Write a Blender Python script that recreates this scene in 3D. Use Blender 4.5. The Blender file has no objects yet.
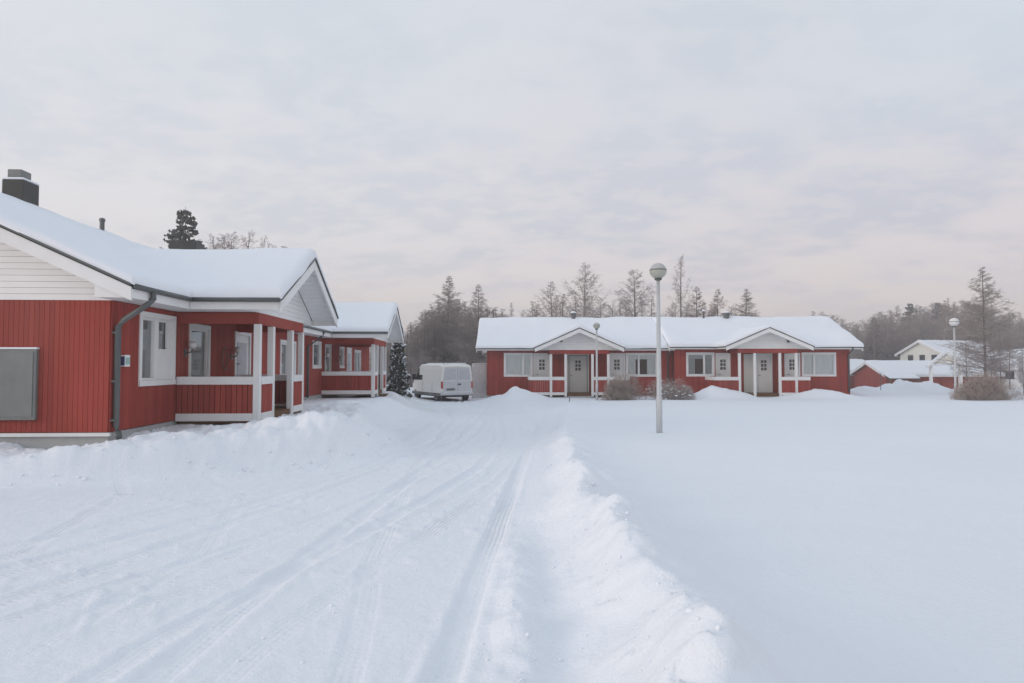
import bpy, math, random
import numpy as np
R = math.radians
random.seed(7)
scene = bpy.context.scene
COL = scene.collection
EYE = 1.45
F = 670.0

# ------------------------------------------------------------------ materials
def new_mat(name):
    m = bpy.data.materials.new(name); m.use_nodes = True
    nt = m.node_tree; nt.nodes.clear()
    out = nt.nodes.new('ShaderNodeOutputMaterial')
    b = nt.nodes.new('ShaderNodeBsdfPrincipled')
    nt.links.new(b.outputs[0], out.inputs[0])
    return m, nt, b, out

def paint(name, col, rough=0.6, var=0.12, scale=6.0, bump=0.0, bscale=40.0, metal=0.0, dirt=None, coords='Object', spec=0.3, stretch=(1, 1, 1), island=0.0):
    """plain procedural paint: colour broken up by two noises, optional dirt patches and fine bump"""
    m, nt, b, out = new_mat(name); N = nt.nodes; L = nt.links
    tc = N.new('ShaderNodeTexCoord'); mp = N.new('ShaderNodeMapping'); mp.inputs['Scale'].default_value = stretch
    L.new(tc.outputs[coords], mp.inputs[0])
    n1 = N.new('ShaderNodeTexNoise'); n1.inputs['Scale'].default_value = scale; n1.inputs['Detail'].default_value = 5
    L.new(mp.outputs[0], n1.inputs['Vector'])
    mx = N.new('ShaderNodeMix'); mx.data_type = 'RGBA'
    mx.inputs['A'].default_value = (*[c * (1 - var) for c in col], 1)
    mx.inputs['B'].default_value = (*[min(1, c * (1 + var)) for c in col], 1)
    L.new(n1.outputs['Fac'], mx.inputs['Factor'])
    src = mx.outputs['Result']
    if dirt:
        n2 = N.new('ShaderNodeTexNoise'); n2.inputs['Scale'].default_value = scale * 0.23; n2.inputs['Detail'].default_value = 7
        L.new(mp.outputs[0], n2.inputs['Vector'])
        rp = N.new('ShaderNodeValToRGB'); rp.color_ramp.elements[0].position = 0.48; rp.color_ramp.elements[1].position = 0.72
        L.new(n2.outputs['Fac'], rp.inputs[0])
        m2 = N.new('ShaderNodeMix'); m2.data_type = 'RGBA'; m2.inputs['B'].default_value = (*dirt, 1)
        mu = N.new('ShaderNodeMath'); mu.operation = 'MULTIPLY'; mu.inputs[1].default_value = 0.55
        L.new(rp.outputs[0], mu.inputs[0]); L.new(mu.outputs[0], m2.inputs['Factor']); L.new(src, m2.inputs['A'])
        src = m2.outputs['Result']
    if island:
        ge = N.new('ShaderNodeNewGeometry'); hs = N.new('ShaderNodeHueSaturation')
        mr = N.new('ShaderNodeMapRange'); mr.inputs['To Min'].default_value = 1 - island; mr.inputs['To Max'].default_value = 1 + island
        L.new(ge.outputs['Random Per Island'], mr.inputs['Value']); L.new(mr.outputs[0], hs.inputs['Value']); L.new(src, hs.inputs['Color']); src = hs.outputs[0]
    L.new(src, b.inputs['Base Color'])
    b.inputs['Roughness'].default_value = rough; b.inputs['Metallic'].default_value = metal
    b.inputs['Specular IOR Level'].default_value = spec
    if bump:
        n3 = N.new('ShaderNodeTexNoise'); n3.inputs['Scale'].default_value = bscale; n3.inputs['Detail'].default_value = 4
        L.new(mp.outputs[0], n3.inputs['Vector'])
        bp = N.new('ShaderNodeBump'); bp.inputs['Strength'].default_value = bump; bp.inputs['Distance'].default_value = 0.02
        L.new(n3.outputs['Fac'], bp.inputs['Height']); L.new(bp.outputs[0], b.inputs['Normal'])
    return m

def snow_mat(name, col, layers, rough=0.75):
    m, nt, b, out = new_mat(name); N = nt.nodes; L = nt.links
    tc = N.new('ShaderNodeTexCoord')
    prev = None
    for (sc, dist, st) in layers:
        n = N.new('ShaderNodeTexNoise'); n.inputs['Scale'].default_value = sc; n.inputs['Detail'].default_value = 6; n.inputs['Roughness'].default_value = 0.62
        L.new(tc.outputs['Object'], n.inputs['Vector'])
        bp = N.new('ShaderNodeBump'); bp.inputs['Strength'].default_value = st; bp.inputs['Distance'].default_value = dist
        L.new(n.outputs['Fac'], bp.inputs['Height'])
        if prev: L.new(prev.outputs[0], bp.inputs['Normal'])
        prev = bp
    if prev: L.new(prev.outputs[0], b.inputs['Normal'])
    n = N.new('ShaderNodeTexNoise'); n.inputs['Scale'].default_value = 0.35; n.inputs['Detail'].default_value = 8
    L.new(tc.outputs['Object'], n.inputs['Vector'])
    mx = N.new('ShaderNodeMix'); mx.data_type = 'RGBA'
    mx.inputs['A'].default_value = (*[c * 0.965 for c in col], 1); mx.inputs['B'].default_value = (*[min(1, c * 1.03) for c in col], 1)
    L.new(n.outputs['Fac'], mx.inputs['Factor']); L.new(mx.outputs['Result'], b.inputs['Base Color'])
    b.inputs['Roughness'].default_value = rough; b.inputs['Specular IOR Level'].default_value = 0.2
    return m

def glass_mat(name):
    m = bpy.data.materials.new(name); m.use_nodes = True
    nt = m.node_tree; nt.nodes.clear(); N = nt.nodes; L = nt.links
    out = N.new('ShaderNodeOutputMaterial'); mix = N.new('ShaderNodeMixShader')
    t = N.new('ShaderNodeBsdfTransparent'); t.inputs[0].default_value = (0.95, 0.97, 0.97, 1)
    g = N.new('ShaderNodeBsdfGlossy'); g.inputs['Roughness'].default_value = 0.04
    fr = N.new('ShaderNodeFresnel'); fr.inputs['IOR'].default_value = 1.5
    ad = N.new('ShaderNodeMath'); ad.operation = 'MULTIPLY'; ad.inputs[1].default_value = 0.8; ad.use_clamp = True
    L.new(fr.outputs[0], ad.inputs[0]); L.new(ad.outputs[0], mix.inputs[0])
    L.new(t.outputs[0], mix.inputs[1]); L.new(g.outputs[0], mix.inputs[2]); L.new(mix.outputs[0], out.inputs[0])
    return m

M = {}
SNOW = (0.83, 0.855, 0.895)
M['ground_snow'] = snow_mat('ground snow', SNOW, [(1.6, 0.05, 0.25), (7, 0.03, 0.35), (26, 0.02, 0.5), (110, 0.006, 0.6)])
def add_tread(m):
    nt = m.node_tree; N = nt.nodes; L = nt.links
    b = next(n for n in N if n.type == 'BSDF_PRINCIPLED'); old = b.inputs['Normal'].links[0].from_socket
    at_ = {}
    for k in ('track_u', 'track_v', 'track_m'):
        a = N.new('ShaderNodeAttribute'); a.attribute_name = k; at_[k] = a.outputs['Fac']
    def mt(op, a, b_=None):
        n = N.new('ShaderNodeMath'); n.operation = op
        for i, q in enumerate((a, b_)):
            if q is None: continue
            if isinstance(q, (int, float)): n.inputs[i].default_value = q
            else: L.new(q, n.inputs[i])
        return n.outputs[0]
    ribs = mt('SINE', mt('MULTIPLY', at_['track_u'], 2 * math.pi / 0.042))
    lug = mt('SINE', mt('ADD', mt('MULTIPLY', at_['track_v'], 2 * math.pi / 0.055), mt('MULTIPLY', mt('ABSOLUTE', at_['track_u']), 60.0)))
    h = mt('MULTIPLY', mt('ADD', mt('MULTIPLY', ribs, 0.7), mt('MULTIPLY', lug, 0.5)), at_['track_m'])
    bp = N.new('ShaderNodeBump'); bp.inputs['Strength'].default_value = 1.0; bp.inputs['Distance'].default_value = 0.0042
    L.new(h, bp.inputs['Height']); L.new(old, bp.inputs['Normal']); L.new(bp.outputs[0], b.inputs['Normal'])
add_tread(M['ground_snow'])
M['roof_snow'] = snow_mat('roof snow', SNOW, [(1.1, 0.06, 0.3), (9, 0.015, 0.3)])
M['red'] = paint('red painted boards', (0.32, 0.056, 0.042), 0.8, 0.20, 3.0, 0.25, 60, dirt=(0.30, 0.085, 0.066), stretch=(1, 1, 0.25), island=0.13)
M['red_dark'] = paint('dark gap behind boards', (0.2, 0.042, 0.034), 0.9, 0.1)
M['white'] = paint('white painted wood', (0.80, 0.80, 0.79), 0.55, 0.05, 4.0, 0.15, 50, dirt=(0.66, 0.66, 0.64))
M['siding'] = paint('white horizontal siding', (0.84, 0.835, 0.82), 0.6, 0.05, 3.0, 0.15, 45, dirt=(0.75, 0.75, 0.735), island=0.02)
M['door'] = paint('pale grey door paint', (0.63, 0.63, 0.60), 0.5, 0.05, 3.0, 0.1, 60)
M['chimney'] = paint('black chimney sheet', (0.045, 0.047, 0.045), 0.5, 0.3, 5.0, 0.1, 40, dirt=(0.09, 0.09, 0.085))
M['metal'] = paint('dark grey sheet metal', (0.095, 0.105, 0.105), 0.45, 0.15, 8.0, 0.05, 60, spec=0.5)
M['roofing'] = paint('dark roofing felt', (0.07, 0.07, 0.075), 0.9, 0.2, 9.0, 0.3, 60)
M['brown'] = paint('stained brown wood', (0.15, 0.075, 0.035), 0.7, 0.25, 7.0, 0.2, 60, stretch=(1, 6, 1))
M['plinth'] = paint('concrete plinth', (0.42, 0.42, 0.41), 0.9, 0.12, 6.0, 0.3, 60)
M['dark'] = paint('dark interior', (0.03, 0.03, 0.032), 0.8, 0.2)
M['curtain'] = paint('pale curtain cloth', (0.78, 0.79, 0.79), 0.9, 0.08, 5.0)
M['valance'] = paint('white blind', (0.85, 0.86, 0.86), 0.9, 0.05, 5.0)
M['curtain_grey'] = paint('grey curtain cloth', (0.42, 0.44, 0.46), 0.9, 0.1, 5.0)
M['glass'] = glass_mat('window glass')
M['cabinet'] = paint('weathered galvanised sheet', (0.20, 0.21, 0.205), 0.6, 0.25, 3.5, 0.1, 30, metal=0.2, dirt=(0.29, 0.30, 0.285))
M['post_metal'] = paint('galvanised post', (0.56, 0.57, 0.57), 0.5, 0.1, 9.0, 0.05, 40, metal=0.3)
M['globe'] = paint('opal lamp globe', (0.40, 0.41, 0.35), 0.35, 0.10, 9.0, spec=0.5)
M['white_globe'] = paint('white lamp globe', (0.72, 0.72, 0.72), 0.4, 0.05, 6.0)
M['globe_top'] = paint('frosted lamp dome', (0.46, 0.47, 0.46), 0.5, 0.15, 8.0)
M['van_paint'] = paint('white van paint', (0.82, 0.81, 0.765), 0.32, 0.04, 2.0, spec=0.5, dirt=(0.72, 0.705, 0.66))
M['van_dirty_shade'] = paint('dirty shaded van rear', (0.55, 0.55, 0.57), 0.6, 0.1, 3.0, dirt=(0.47, 0.47, 0.49))  # grimy rear; the shade on the side away from the light is in this grey
M['van_glass'] = paint('frosted van glass', (0.46, 0.47, 0.50), 0.35, 0.2, 5.0, spec=0.5)
M['dark_glass'] = paint('dark window glass', (0.035, 0.04, 0.045), 0.08, 0.2, 5.0, spec=0.6)
M['rubber'] = paint('black rubber', (0.028, 0.028, 0.03), 0.85, 0.2, 9.0, dirt=(0.12, 0.12, 0.125))
M['bumper'] = paint('grey bumper plastic', (0.13, 0.13, 0.125), 0.7, 0.2, 7.0, dirt=(0.3, 0.3, 0.3))
M['red_lens'] = paint('red lamp lens', (0.42, 0.05, 0.045), 0.25, 0.1, 9.0, spec=0.5)
M['rim'] = paint('steel wheel', (0.4, 0.4, 0.4), 0.5, 0.15, 9.0, metal=0.4)
M['teal'] = paint('teal number plate face', (0.33, 0.47, 0.45), 0.4, 0.25, 60.0)
M['blue'] = paint('blue plastic', (0.06, 0.07, 0.17), 0.5, 0.1)
M['cream'] = paint('cream painted wall', (0.74, 0.71, 0.58), 0.7, 0.06, 3.0)
M['pale_cream'] = paint('pale cream wall', (0.82, 0.81, 0.74), 0.7, 0.06, 3.0)
M['bark_grey'] = paint('grey brown bark', (0.17, 0.15, 0.14), 0.95, 0.3, 12.0)
M['bark_pale'] = paint('pale birch bark', (0.34, 0.32, 0.31), 0.9, 0.35, 5.0, dirt=(0.07, 0.06, 0.06))
M['twig'] = paint('frosted brown twigs', (0.32, 0.28, 0.265), 0.95, 0.3, 3.0)
M['twig_red'] = paint('reddish frosted twigs', (0.35, 0.285, 0.265), 0.95, 0.3, 3.0)
M['twig_bush'] = paint('straw brown shrub twigs', (0.42, 0.345, 0.305), 0.95, 0.3, 4.0)
M['twig_pale'] = paint('hoarfrosted shrub twigs', (0.44, 0.385, 0.36), 0.95, 0.3, 4.0)
M['needle'] = paint('dark spruce needles', (0.09, 0.10, 0.086), 0.95, 0.35, 3.0)
M['needle_frost'] = paint('frosted pine needles', (0.19, 0.20, 0.175), 0.95, 0.3, 3.0)
M['screen_wood'] = paint('snow plastered boards', (0.74, 0.73, 0.73), 0.9, 0.14, 6.0, 0.4, 25, dirt=(0.42, 0.40, 0.385))
M['wire'] = paint('fence wire', (0.12, 0.12, 0.12), 0.6, 0.1)

# ------------------------------------------------------------------ mesh helpers
class MB:
    def __init__(s): s.v = []; s.f = []
    def box(s, x0, x1, y0, y1, z0, z1):
        n = len(s.v)
        s.v += [(x0, y0, z0), (x1, y0, z0), (x1, y1, z0), (x0, y1, z0), (x0, y0, z1), (x1, y0, z1), (x1, y1, z1), (x0, y1, z1)]
        s.f += [tuple(n + i for i in q) for q in ((0, 3, 2, 1), (4, 5, 6, 7), (0, 1, 5, 4), (1, 2, 6, 5), (2, 3, 7, 6), (3, 0, 4, 7))]
        return s
    def hexa(s, p):
        """eight corners, bottom ring then top ring"""
        n = len(s.v); s.v += [tuple(q) for q in p]
        s.f += [tuple(n + i for i in q) for q in ((0, 3, 2, 1), (4, 5, 6, 7), (0, 1, 5, 4), (1, 2, 6, 5), (2, 3, 7, 6), (3, 0, 4, 7))]
        return s
    def prism(s, poly, d):
        """closed polygon (3-D points) pushed along vector d"""
        n = len(s.v); k = len(poly)
        s.v += [tuple(p) for p in poly] + [tuple(p[i] + d[i] for i in range(3)) for p in poly]
        s.f.append(tuple(range(n, n + k))[::-1]); s.f.append(tuple(range(n + k, n + 2 * k)))
        for i in range(k):
            j = (i + 1) % k; s.f.append((n + i, n + j, n + k + j, n + k + i))
        return s
    def tube(s, pts, rad, n=6, cap=True):
        base = len(s.v); P = [np.array(p, float) for p in pts]
        if np.isscalar(rad): rad = [rad] * len(P)
        for i, p in enumerate(P):
            d = P[min(i + 1, len(P) - 1)] - P[max(i - 1, 0)]
            d = d / (np.linalg.norm(d) + 1e-9)
            a = np.array((0, 0, 1.0)) if abs(d[2]) < 0.9 else np.array((1.0, 0, 0))
            u = np.cross(d, a); u /= np.linalg.norm(u); w = np.cross(d, u)
            for k in range(n):
                t = 2 * math.pi * k / n
                q = p + (u * math.cos(t) + w * math.sin(t)) * rad[i]
                s.v.append((q[0], q[1], q[2]))
        for i in range(len(P) - 1):
            for k in range(n):
                a = base + i * n + k; b = base + i * n + (k + 1) % n
                s.f.append((a, b, b + n, a + n))
        if cap:
            s.f.append(tuple(base + k for k in range(n))[::-1])
            e = base + (len(P) - 1) * n
            s.f.append(tuple(e + k for k in range(n)))
        return s
    def lathe(s, prof, c=(0, 0, 0), n=20):
        """profile of (radius, z) turned about the vertical axis"""
        base = len(s.v)
        for (r, z) in prof:
            for k in range(n):
                t = 2 * math.pi * k / n
                s.v.append((c[0] + r * math.cos(t), c[1] + r * math.sin(t), c[2] + z))
        for i in range(len(prof) - 1):
            for k in range(n):
                a = base + i * n + k; b = base + i * n + (k + 1) % n
                s.f.append((a, b, b + n, a + n))
        s.f.append(tuple(base + k for k in range(n))[::-1])
        e = base + (len(prof) - 1) * n
        s.f.append(tuple(e + k for k in range(n)))
        return s
    def build(s, name, mat, parent=None, smooth=False, bevel=0.0):
        me = bpy.data.meshes.new(name); me.from_pydata(s.v, [], s.f); me.materials.append(mat)
        if smooth: me.polygons.foreach_set('use_smooth', [True] * len(me.polygons))
        me.update()
        o = bpy.data.objects.new(name, me); COL.objects.link(o)
        if parent: o.parent = parent
        if bevel:
            b = o.modifiers.new('soft edges', 'BEVEL'); b.width = bevel; b.segments = 2; b.limit_method = 'ANGLE'
        return o

def tag(o, label=None, cat=None, group=None, kind=None):
    if label: o['label'] = label
    if cat: o['category'] = cat
    if group: o['group'] = group
    if kind: o['kind'] = kind
    return o

def empty(name, loc, rz=0, **k):
    o = bpy.data.objects.new(name, None); COL.objects.link(o)
    o.location = loc; o.rotation_euler = (0, 0, rz); o.empty_display_size = 0.3
    return tag(o, **k)

def copy_tree(o, parent=None):
    c = o.copy(); COL.objects.link(c); c.parent = parent
    for ch in list(o.children): copy_tree(ch, c)
    return c

# ------------------------------------------------------------------ noise and ground
def _hash(ix, iy, seed):
    h = (ix.astype(np.int64) * 374761393 + iy.astype(np.int64) * 668265263 + seed * 974711) & 0xffffffff
    h = ((h ^ (h >> 13)) * 1274126177) & 0xffffffff
    h = h ^ (h >> 16)
    return (h & 0xffff) / 65535.0
def vnoise(x, y, seed=0):
    x = np.asarray(x, float); y = np.asarray(y, float)
    ix = np.floor(x); iy = np.floor(y); fx = x - ix; fy = y - iy
    fx = fx * fx * fx * (fx * (fx * 6 - 15) + 10); fy = fy * fy * fy * (fy * (fy * 6 - 15) + 10)
    a = _hash(ix, iy, seed); b = _hash(ix + 1, iy, seed); c = _hash(ix, iy + 1, seed); d = _hash(ix + 1, iy + 1, seed)
    return (a + (b - a) * fx) * (1 - fy) + (c + (d - c) * fx) * fy - 0.5
def fbm(x, y, seed=0, oct=4, gain=0.5):
    s = 0; a = 1.0; c, sn = 0.8, 0.6
    for i in range(oct):
        s = s + a * vnoise(x, y, seed + i * 17); a *= gain
        x, y = (c * x - sn * y) * 2.03 + 3.1, (sn * x + c * y) * 2.03 + 1.7
    return s
def sstep(a, b, t):
    t = np.clip((t - a) / (b - a), 0, 1); return t * t * (3 - 2 * t)
def gauss(x, y, cx, cy, sx, sy, a): return a * np.exp(-((x - cx) / sx) ** 2 - ((y - cy) / sy) ** 2)
def interp(y, pts): return np.interp(y, [p[0] for p in pts], [p[1] for p in pts])

# wheel tracks: (y, x) polylines
T1 = [(-3, -0.45), (3.17, -0.33), (4.3, -0.28), (5.8, -0.18), (7.5, -0.05), (9.7, 0.11), (12, 0.30), (15, 0.52), (19, 0.62), (23, 0.3), (28, -0.8), (34, -2.6)]
TRACKS = [(T1, 0.085, 0.025, 1.0)]
TRACKS.append(([(y, x - 1.42) for y, x in T1], 0.09, 0.02, 1.0))
TRACKS.append(([(-3, -2.4), (3.67, -1.98), (5.2, -1.60), (7.5, -1.0), (10.1, -0.48), (14, -0.2), (20, -0.4), (28, -1.6)], 0.085, 0.020, 1.0))
TRACKS.append(([(-3, -3.9), (3.67, -3.45), (5.2, -3.05), (7.5, -2.42), (10.1, -1.9), (14, -1.6), (20, -1.8), (28, -2.9)], 0.085, 0.013, 1.0))
TRACKS.append(([(-2, -7.5), (4, -4.4), (5.05, -3.85), (6.7, -3.1), (9, -2.4), (13.6, -1.2), (20, -1.1)], 0.07, 0.014, 1.0))
TRACKS.append(([(-2, -6.0), (4, -3.05), (5.05, -2.6), (6.7, -1.95), (9, -1.3), (13.6, -0.4)], 0.06, 0.010, 1.0))
TRACKS.append(([(2, -6.2), (4.6, -5.0), (6.0, -4.1), (8.0, -3.0), (11, -2.0), (16, -1.4)], 0.05, 0.010, 1.0))
for off in (0.62, -0.72, -2.05, -2.75): TRACKS.append(([(y, x + off * (1 - 0.35 * min(1, max(0, (y - 5) / 12)))) for y, x in TRACKS[2][0]], 0.085, 0.006, 1.0))
TRACKS.append(([(-2, -0.2), (3, -0.75), (5, -1.05), (8, -1.3), (12, -1.55), (18, -1.9), (28, -2.6)], 0.08, 0.007, 1.0))
TRACKS.append(([(1, -5.2), (3.5, -2.9), (5.0, -1.9), (7, -0.95), (9, -0.35), (13, 0.15)], 0.08, 0.006, 1.0))
TRACKS.append(([(3.0, -4.2), (5.5, -4.0), (8, -4.6), (9.5, -5.6)], 0.08, 0.006, 1.0))
TRACKS.append(([(3.0, -2.6), (5.5, -2.5), (8, -3.2), (9.3, -4.2)], 0.08, 0.006, 1.0))
CREST = [(-3, 0.72), (2.0, 0.74), (3.5, 0.80), (5, 0.80), (7, 0.80), (9, 0.84), (11, 0.92), (13, 1.02), (16, 1.25), (20, 1.65), (26, 2.2), (32, 2.7)]
CRESTH = [(-3, 0.34), (2.5, 0.34), (5, 0.30), (8, 0.26), (11, 0.19), (14, 0.13), (20, 0.09), (27, 0.05), (32, 0.0)]
# foot of the snow bank in front of the near house (y -> x left of which snow is piled up)
def zg(x, y):
    x = np.asarray(x, float); y = np.asarray(y, float)
    z = -0.20 * sstep(17, 34, y) - 1.0 * sstep(40, 62, y)
    z = z + 0.05 * fbm(x * 0.13, y * 0.13, 5, 3) * sstep(2, 12, y) + 0.012 * fbm(x * 0.6, y * 0.6, 8, 3)
    # crest wander
    xc = interp(y, CREST) + 0.10 * vnoise(y * 0.9, y * 0 + 3, 2) + 0.06 * vnoise(y * 2.3, y * 0 + 9, 4)
    hh = interp(y, CRESTH) * (1 + 0.35 * vnoise(y * 1.1, y * 0, 12) + 0.2 * vnoise(y * 2.9, y * 0, 13))
    d = x - xc
    wl = 0.29 + 0.1 * vnoise(y * 0.8, y * 0, 21)
    prof = np.where(d < 0, np.exp(-(np.abs(d) / wl) ** 1.8), np.exp(-(np.abs(d) / 0.44) ** 1.55))
    lump = fbm(x * 2.2, y * 2.2, 31, 3, 0.42)
    hh = hh * 1.08
    ru = 0.8 * x + 0.6 * y; rv = -0.6 * x + 0.8 * y
    chunk = sstep(0.10, 0.30, vnoise(ru * 6.1, rv * 5.3, 33)) * (0.5 + vnoise(ru * 1.1, rv * 1.1, 36)) + 0.6 * sstep(0.12, 0.3, vnoise(rv * 11.3, ru * 12.1, 37))
    left = sstep(-0.75, -0.1, d) * (1 - sstep(0.05, 0.3, d))
    z = z + hh * prof * (1 + 0.5 * lump) + 0.026 * chunk * left * hh / 0.3
    # second low berm left of the crest, near the camera
    xb = 0.02 + 0.05 * vnoise(y * 1.3, y * 0, 41)
    z = z + 0.085 * np.exp(-((x - xb) / 0.13) ** 2) * (1 - sstep(4.6, 6.6, y)) * (1 + 0.9 * fbm(x * 4, y * 4, 43, 3))
    z = z - 0.045 * np.exp(-((x - 0.27 - 0.04 * vnoise(y * 1.1, y * 0, 45)) / 0.15) ** 2) * (1 - sstep(5.0, 8.0, y))
    z = z + (0.010 * fbm(x * 0.9 + 0.4 * y, y * 1.5, 46, 3) + 0.03 * fbm(x * 0.3, y * 0.22, 47, 2)) * sstep(0.4, 1.2, d)
    # driven yard: slightly lower, rough, with plough washboard
    yard = 1 - sstep(-0.35, 0.05, x - xc + 0.5)
    yard = yard * (1 - sstep(26, 38, y) * sstep(-1.5, 0.5, x))
    near = 1 - sstep(9, 30, y)
    z = z - 0.06 * yard
    wx = x + 0.15 * fbm(x * 1.3, y * 1.3, 51, 2); wy = y + 0.15 * fbm(x * 1.3 + 5, y * 1.3, 52, 2)
    u = 0.83 * wx + 0.55 * wy; v = -0.55 * wx + 0.83 * wy
    z = z + yard * near * (0.012 * fbm(u * 1.7, v * 1.7, 53, 4, 0.5) + 0.005 * fbm(u * 7.3, v * 6.1, 54, 4, 0.7))
    cl = sstep(0.20, 0.34, vnoise(u * 8.3, v * 7.7, 55)) * sstep(-0.05, 0.25, fbm(x * 0.8, y * 0.8, 56, 2))
    z = z + 0.012 * cl * yard * near
    for pts, w, dep, lev in TRACKS:
        xt = interp(y, pts) + 0.03 * vnoise(y * 0.7, y * 0, 61 + int(w * 1000))
        dd = (x - xt) / w
        g = np.exp(-np.abs(dd) ** 6)
        side = np.exp(-((np.abs(dd) - 1.5) / 0.45) ** 2)
        fade = (0.55 + 0.6 * sstep(-0.3, 0.3, vnoise(x * 0.4, y * 0.35, 66)))
        z = z + yard * fade * (-dep * g + 0.35 * dep * side * (1 + 2 * vnoise(u * 6, v * 6, 67)))
    # road going on past the far end of the bank to the parked van
    xr = interp(y, [(10, -0.6), (18, -0.9), (26, -1.6), (32, -2.6), (38, -3.6), (44, -4.0)])
    lane = np.exp(-np.abs((x - xr) / 2.0) ** 4) * sstep(12, 26, y) * (1 - sstep(40, 46, y))
    z = z - 0.13 * lane
    # piled snow in front of and beside the near house
    fx = interp(y, [(4, -12), (7.2, -10.5), (8.0, -8.0), (8.7, -5.8), (9.4, -4.1), (10.2, -2.9), (11.0, -2.2), (12.6, -2.1), (13.8, -2.6), (16, -3.2), (22, -3.5), (28, -4.3), (33, -5.2), (40, -6)])
    b = 1 - sstep(-0.75, 0.45, x - fx + 0.5 * vnoise(x * 0.7, y * 0.7, 71))
    bl = fbm(x * 1.4, y * 1.4, 73, 4, 0.55)
    z = z + b * (0.40 - 0.10 * sstep(-5.0, -6.6, x) * (1 - sstep(10, 13, y)) + 0.13 * bl * (1 - sstep(16, 24, y)))
    z = z + b * near * 0.05 * sstep(0.08, 0.3, vnoise(0.8 * x * 3.4 + 0.6 * y * 3.4, -0.6 * x * 3.4 + 0.8 * y * 3.4, 77)) * sstep(7.5, 8.6, y)
    z = z + b * near * 0.05 * np.abs(fbm(x * 4.5, y * 4.5, 75, 3, 0.6))
    z = z + gauss(x, y, -3.0, 11.4, 0.75, 0.75, 0.33) * (1 + 0.6 * bl) + gauss(x, y, -4.3, 10.9, 0.9, 0.6, 0.15) * (1 + bl)
    z = z - gauss(x, y, -5.6, 12.1, 0.65, 0.35, 0.12) - gauss(x, y, -6.3, 9.9, 0.5, 0.45, 0.06)
    z = z + gauss(x, y, -4.6, 18.4, 0.9, 1.6, 0.12) + gauss(x, y, -3.9, 22.5, 0.8, 2.0, 0.14) + gauss(x, y, -4.9, 27.5, 1.0, 1.3, 0.22)
    z = z + gauss(x, y, -5.9, 32.5, 1.2, 1.2, 0.42)
    # shovelled heaps along the far house and the right hand yards
    hb = 1 + 0.5 * fbm(x * 1.1, y * 1.1, 81, 3)
    for cx, cy, sx, sy, a in ((0.15, 33.6, 0.8, 0.8, 0.54), (1.0, 33.8, 0.9, 0.6, 0.24), (-0.9, 34.6, 0.9, 0.7, 0.2), (10.6, 34.3, 0.9, 0.7, 0.52), (9.6, 34.2, 0.9, 0.6, 0.25), (11.7, 34.2, 0.7, 0.6, 0.22), (15.5, 34.3, 1.0, 0.6, 0.48), (16.6, 33.9, 1.1, 0.6, 0.18), (14.4, 33.9, 1.2, 0.5, 0.15),
                             (22.6, 43.0, 0.8, 1.2, 0.50), (24.6, 44.0, 1.2, 1.2, 0.55), (26.2, 45.0, 0.9, 1.2, 0.98), (28.0, 45.0, 0.8, 1.2, 0.70), (30.4, 45.0, 2.0, 1.5, 0.24), (33.5, 46.0, 2.0, 1.5, 0.2), (37.5, 45.0, 3, 1.5, 0.4), (19.0, 39.0, 1.0, 1.0, 0.35)):
        z = z + gauss(x, y, cx, cy, sx, sy, a) * hb
    return z
def track_attr(x, y):
    best = np.full(x.shape, 9.0); second = np.full(x.shape, 9.0); U = np.zeros(x.shape); V = np.zeros(x.shape); Mk = np.zeros(x.shape)
    for pts, w, dep, lev in TRACKS:
        xt = interp(y, pts) + 0.03 * vnoise(y * 0.7, y * 0, 61 + int(w * 1000))
        e = 0.05; sl = (interp(y + e, pts) - interp(y - e, pts)) / (2 * e); cs = 1 / np.sqrt(1 + sl * sl)
        d = (x - xt) * cs; k = np.abs(d) < np.abs(best)
        ext = sstep(pts[0][0], pts[0][0] + 1, y) * (1 - sstep(pts[-1][0] - 2, pts[-1][0], y))
        m = np.exp(-(np.abs(d) / 0.105) ** 6) * ext * (0.15 + 0.95 * sstep(-0.2, 0.35, vnoise(x * 0.5, y * 0.45, 66)))
        second = np.where(k, best, np.where(np.abs(d) < np.abs(second), d, second)); best = np.where(k, d, best); U = np.where(k, d, U); V = np.where(k, y / cs, V); Mk = np.where(k, m, Mk)
    Mk = Mk * sstep(0.03, 0.14, np.abs(second) - np.abs(best))
    return U, V, Mk
def zat(x, y): return float(zg(np.array([x]), np.array([y]))[0])

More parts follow.
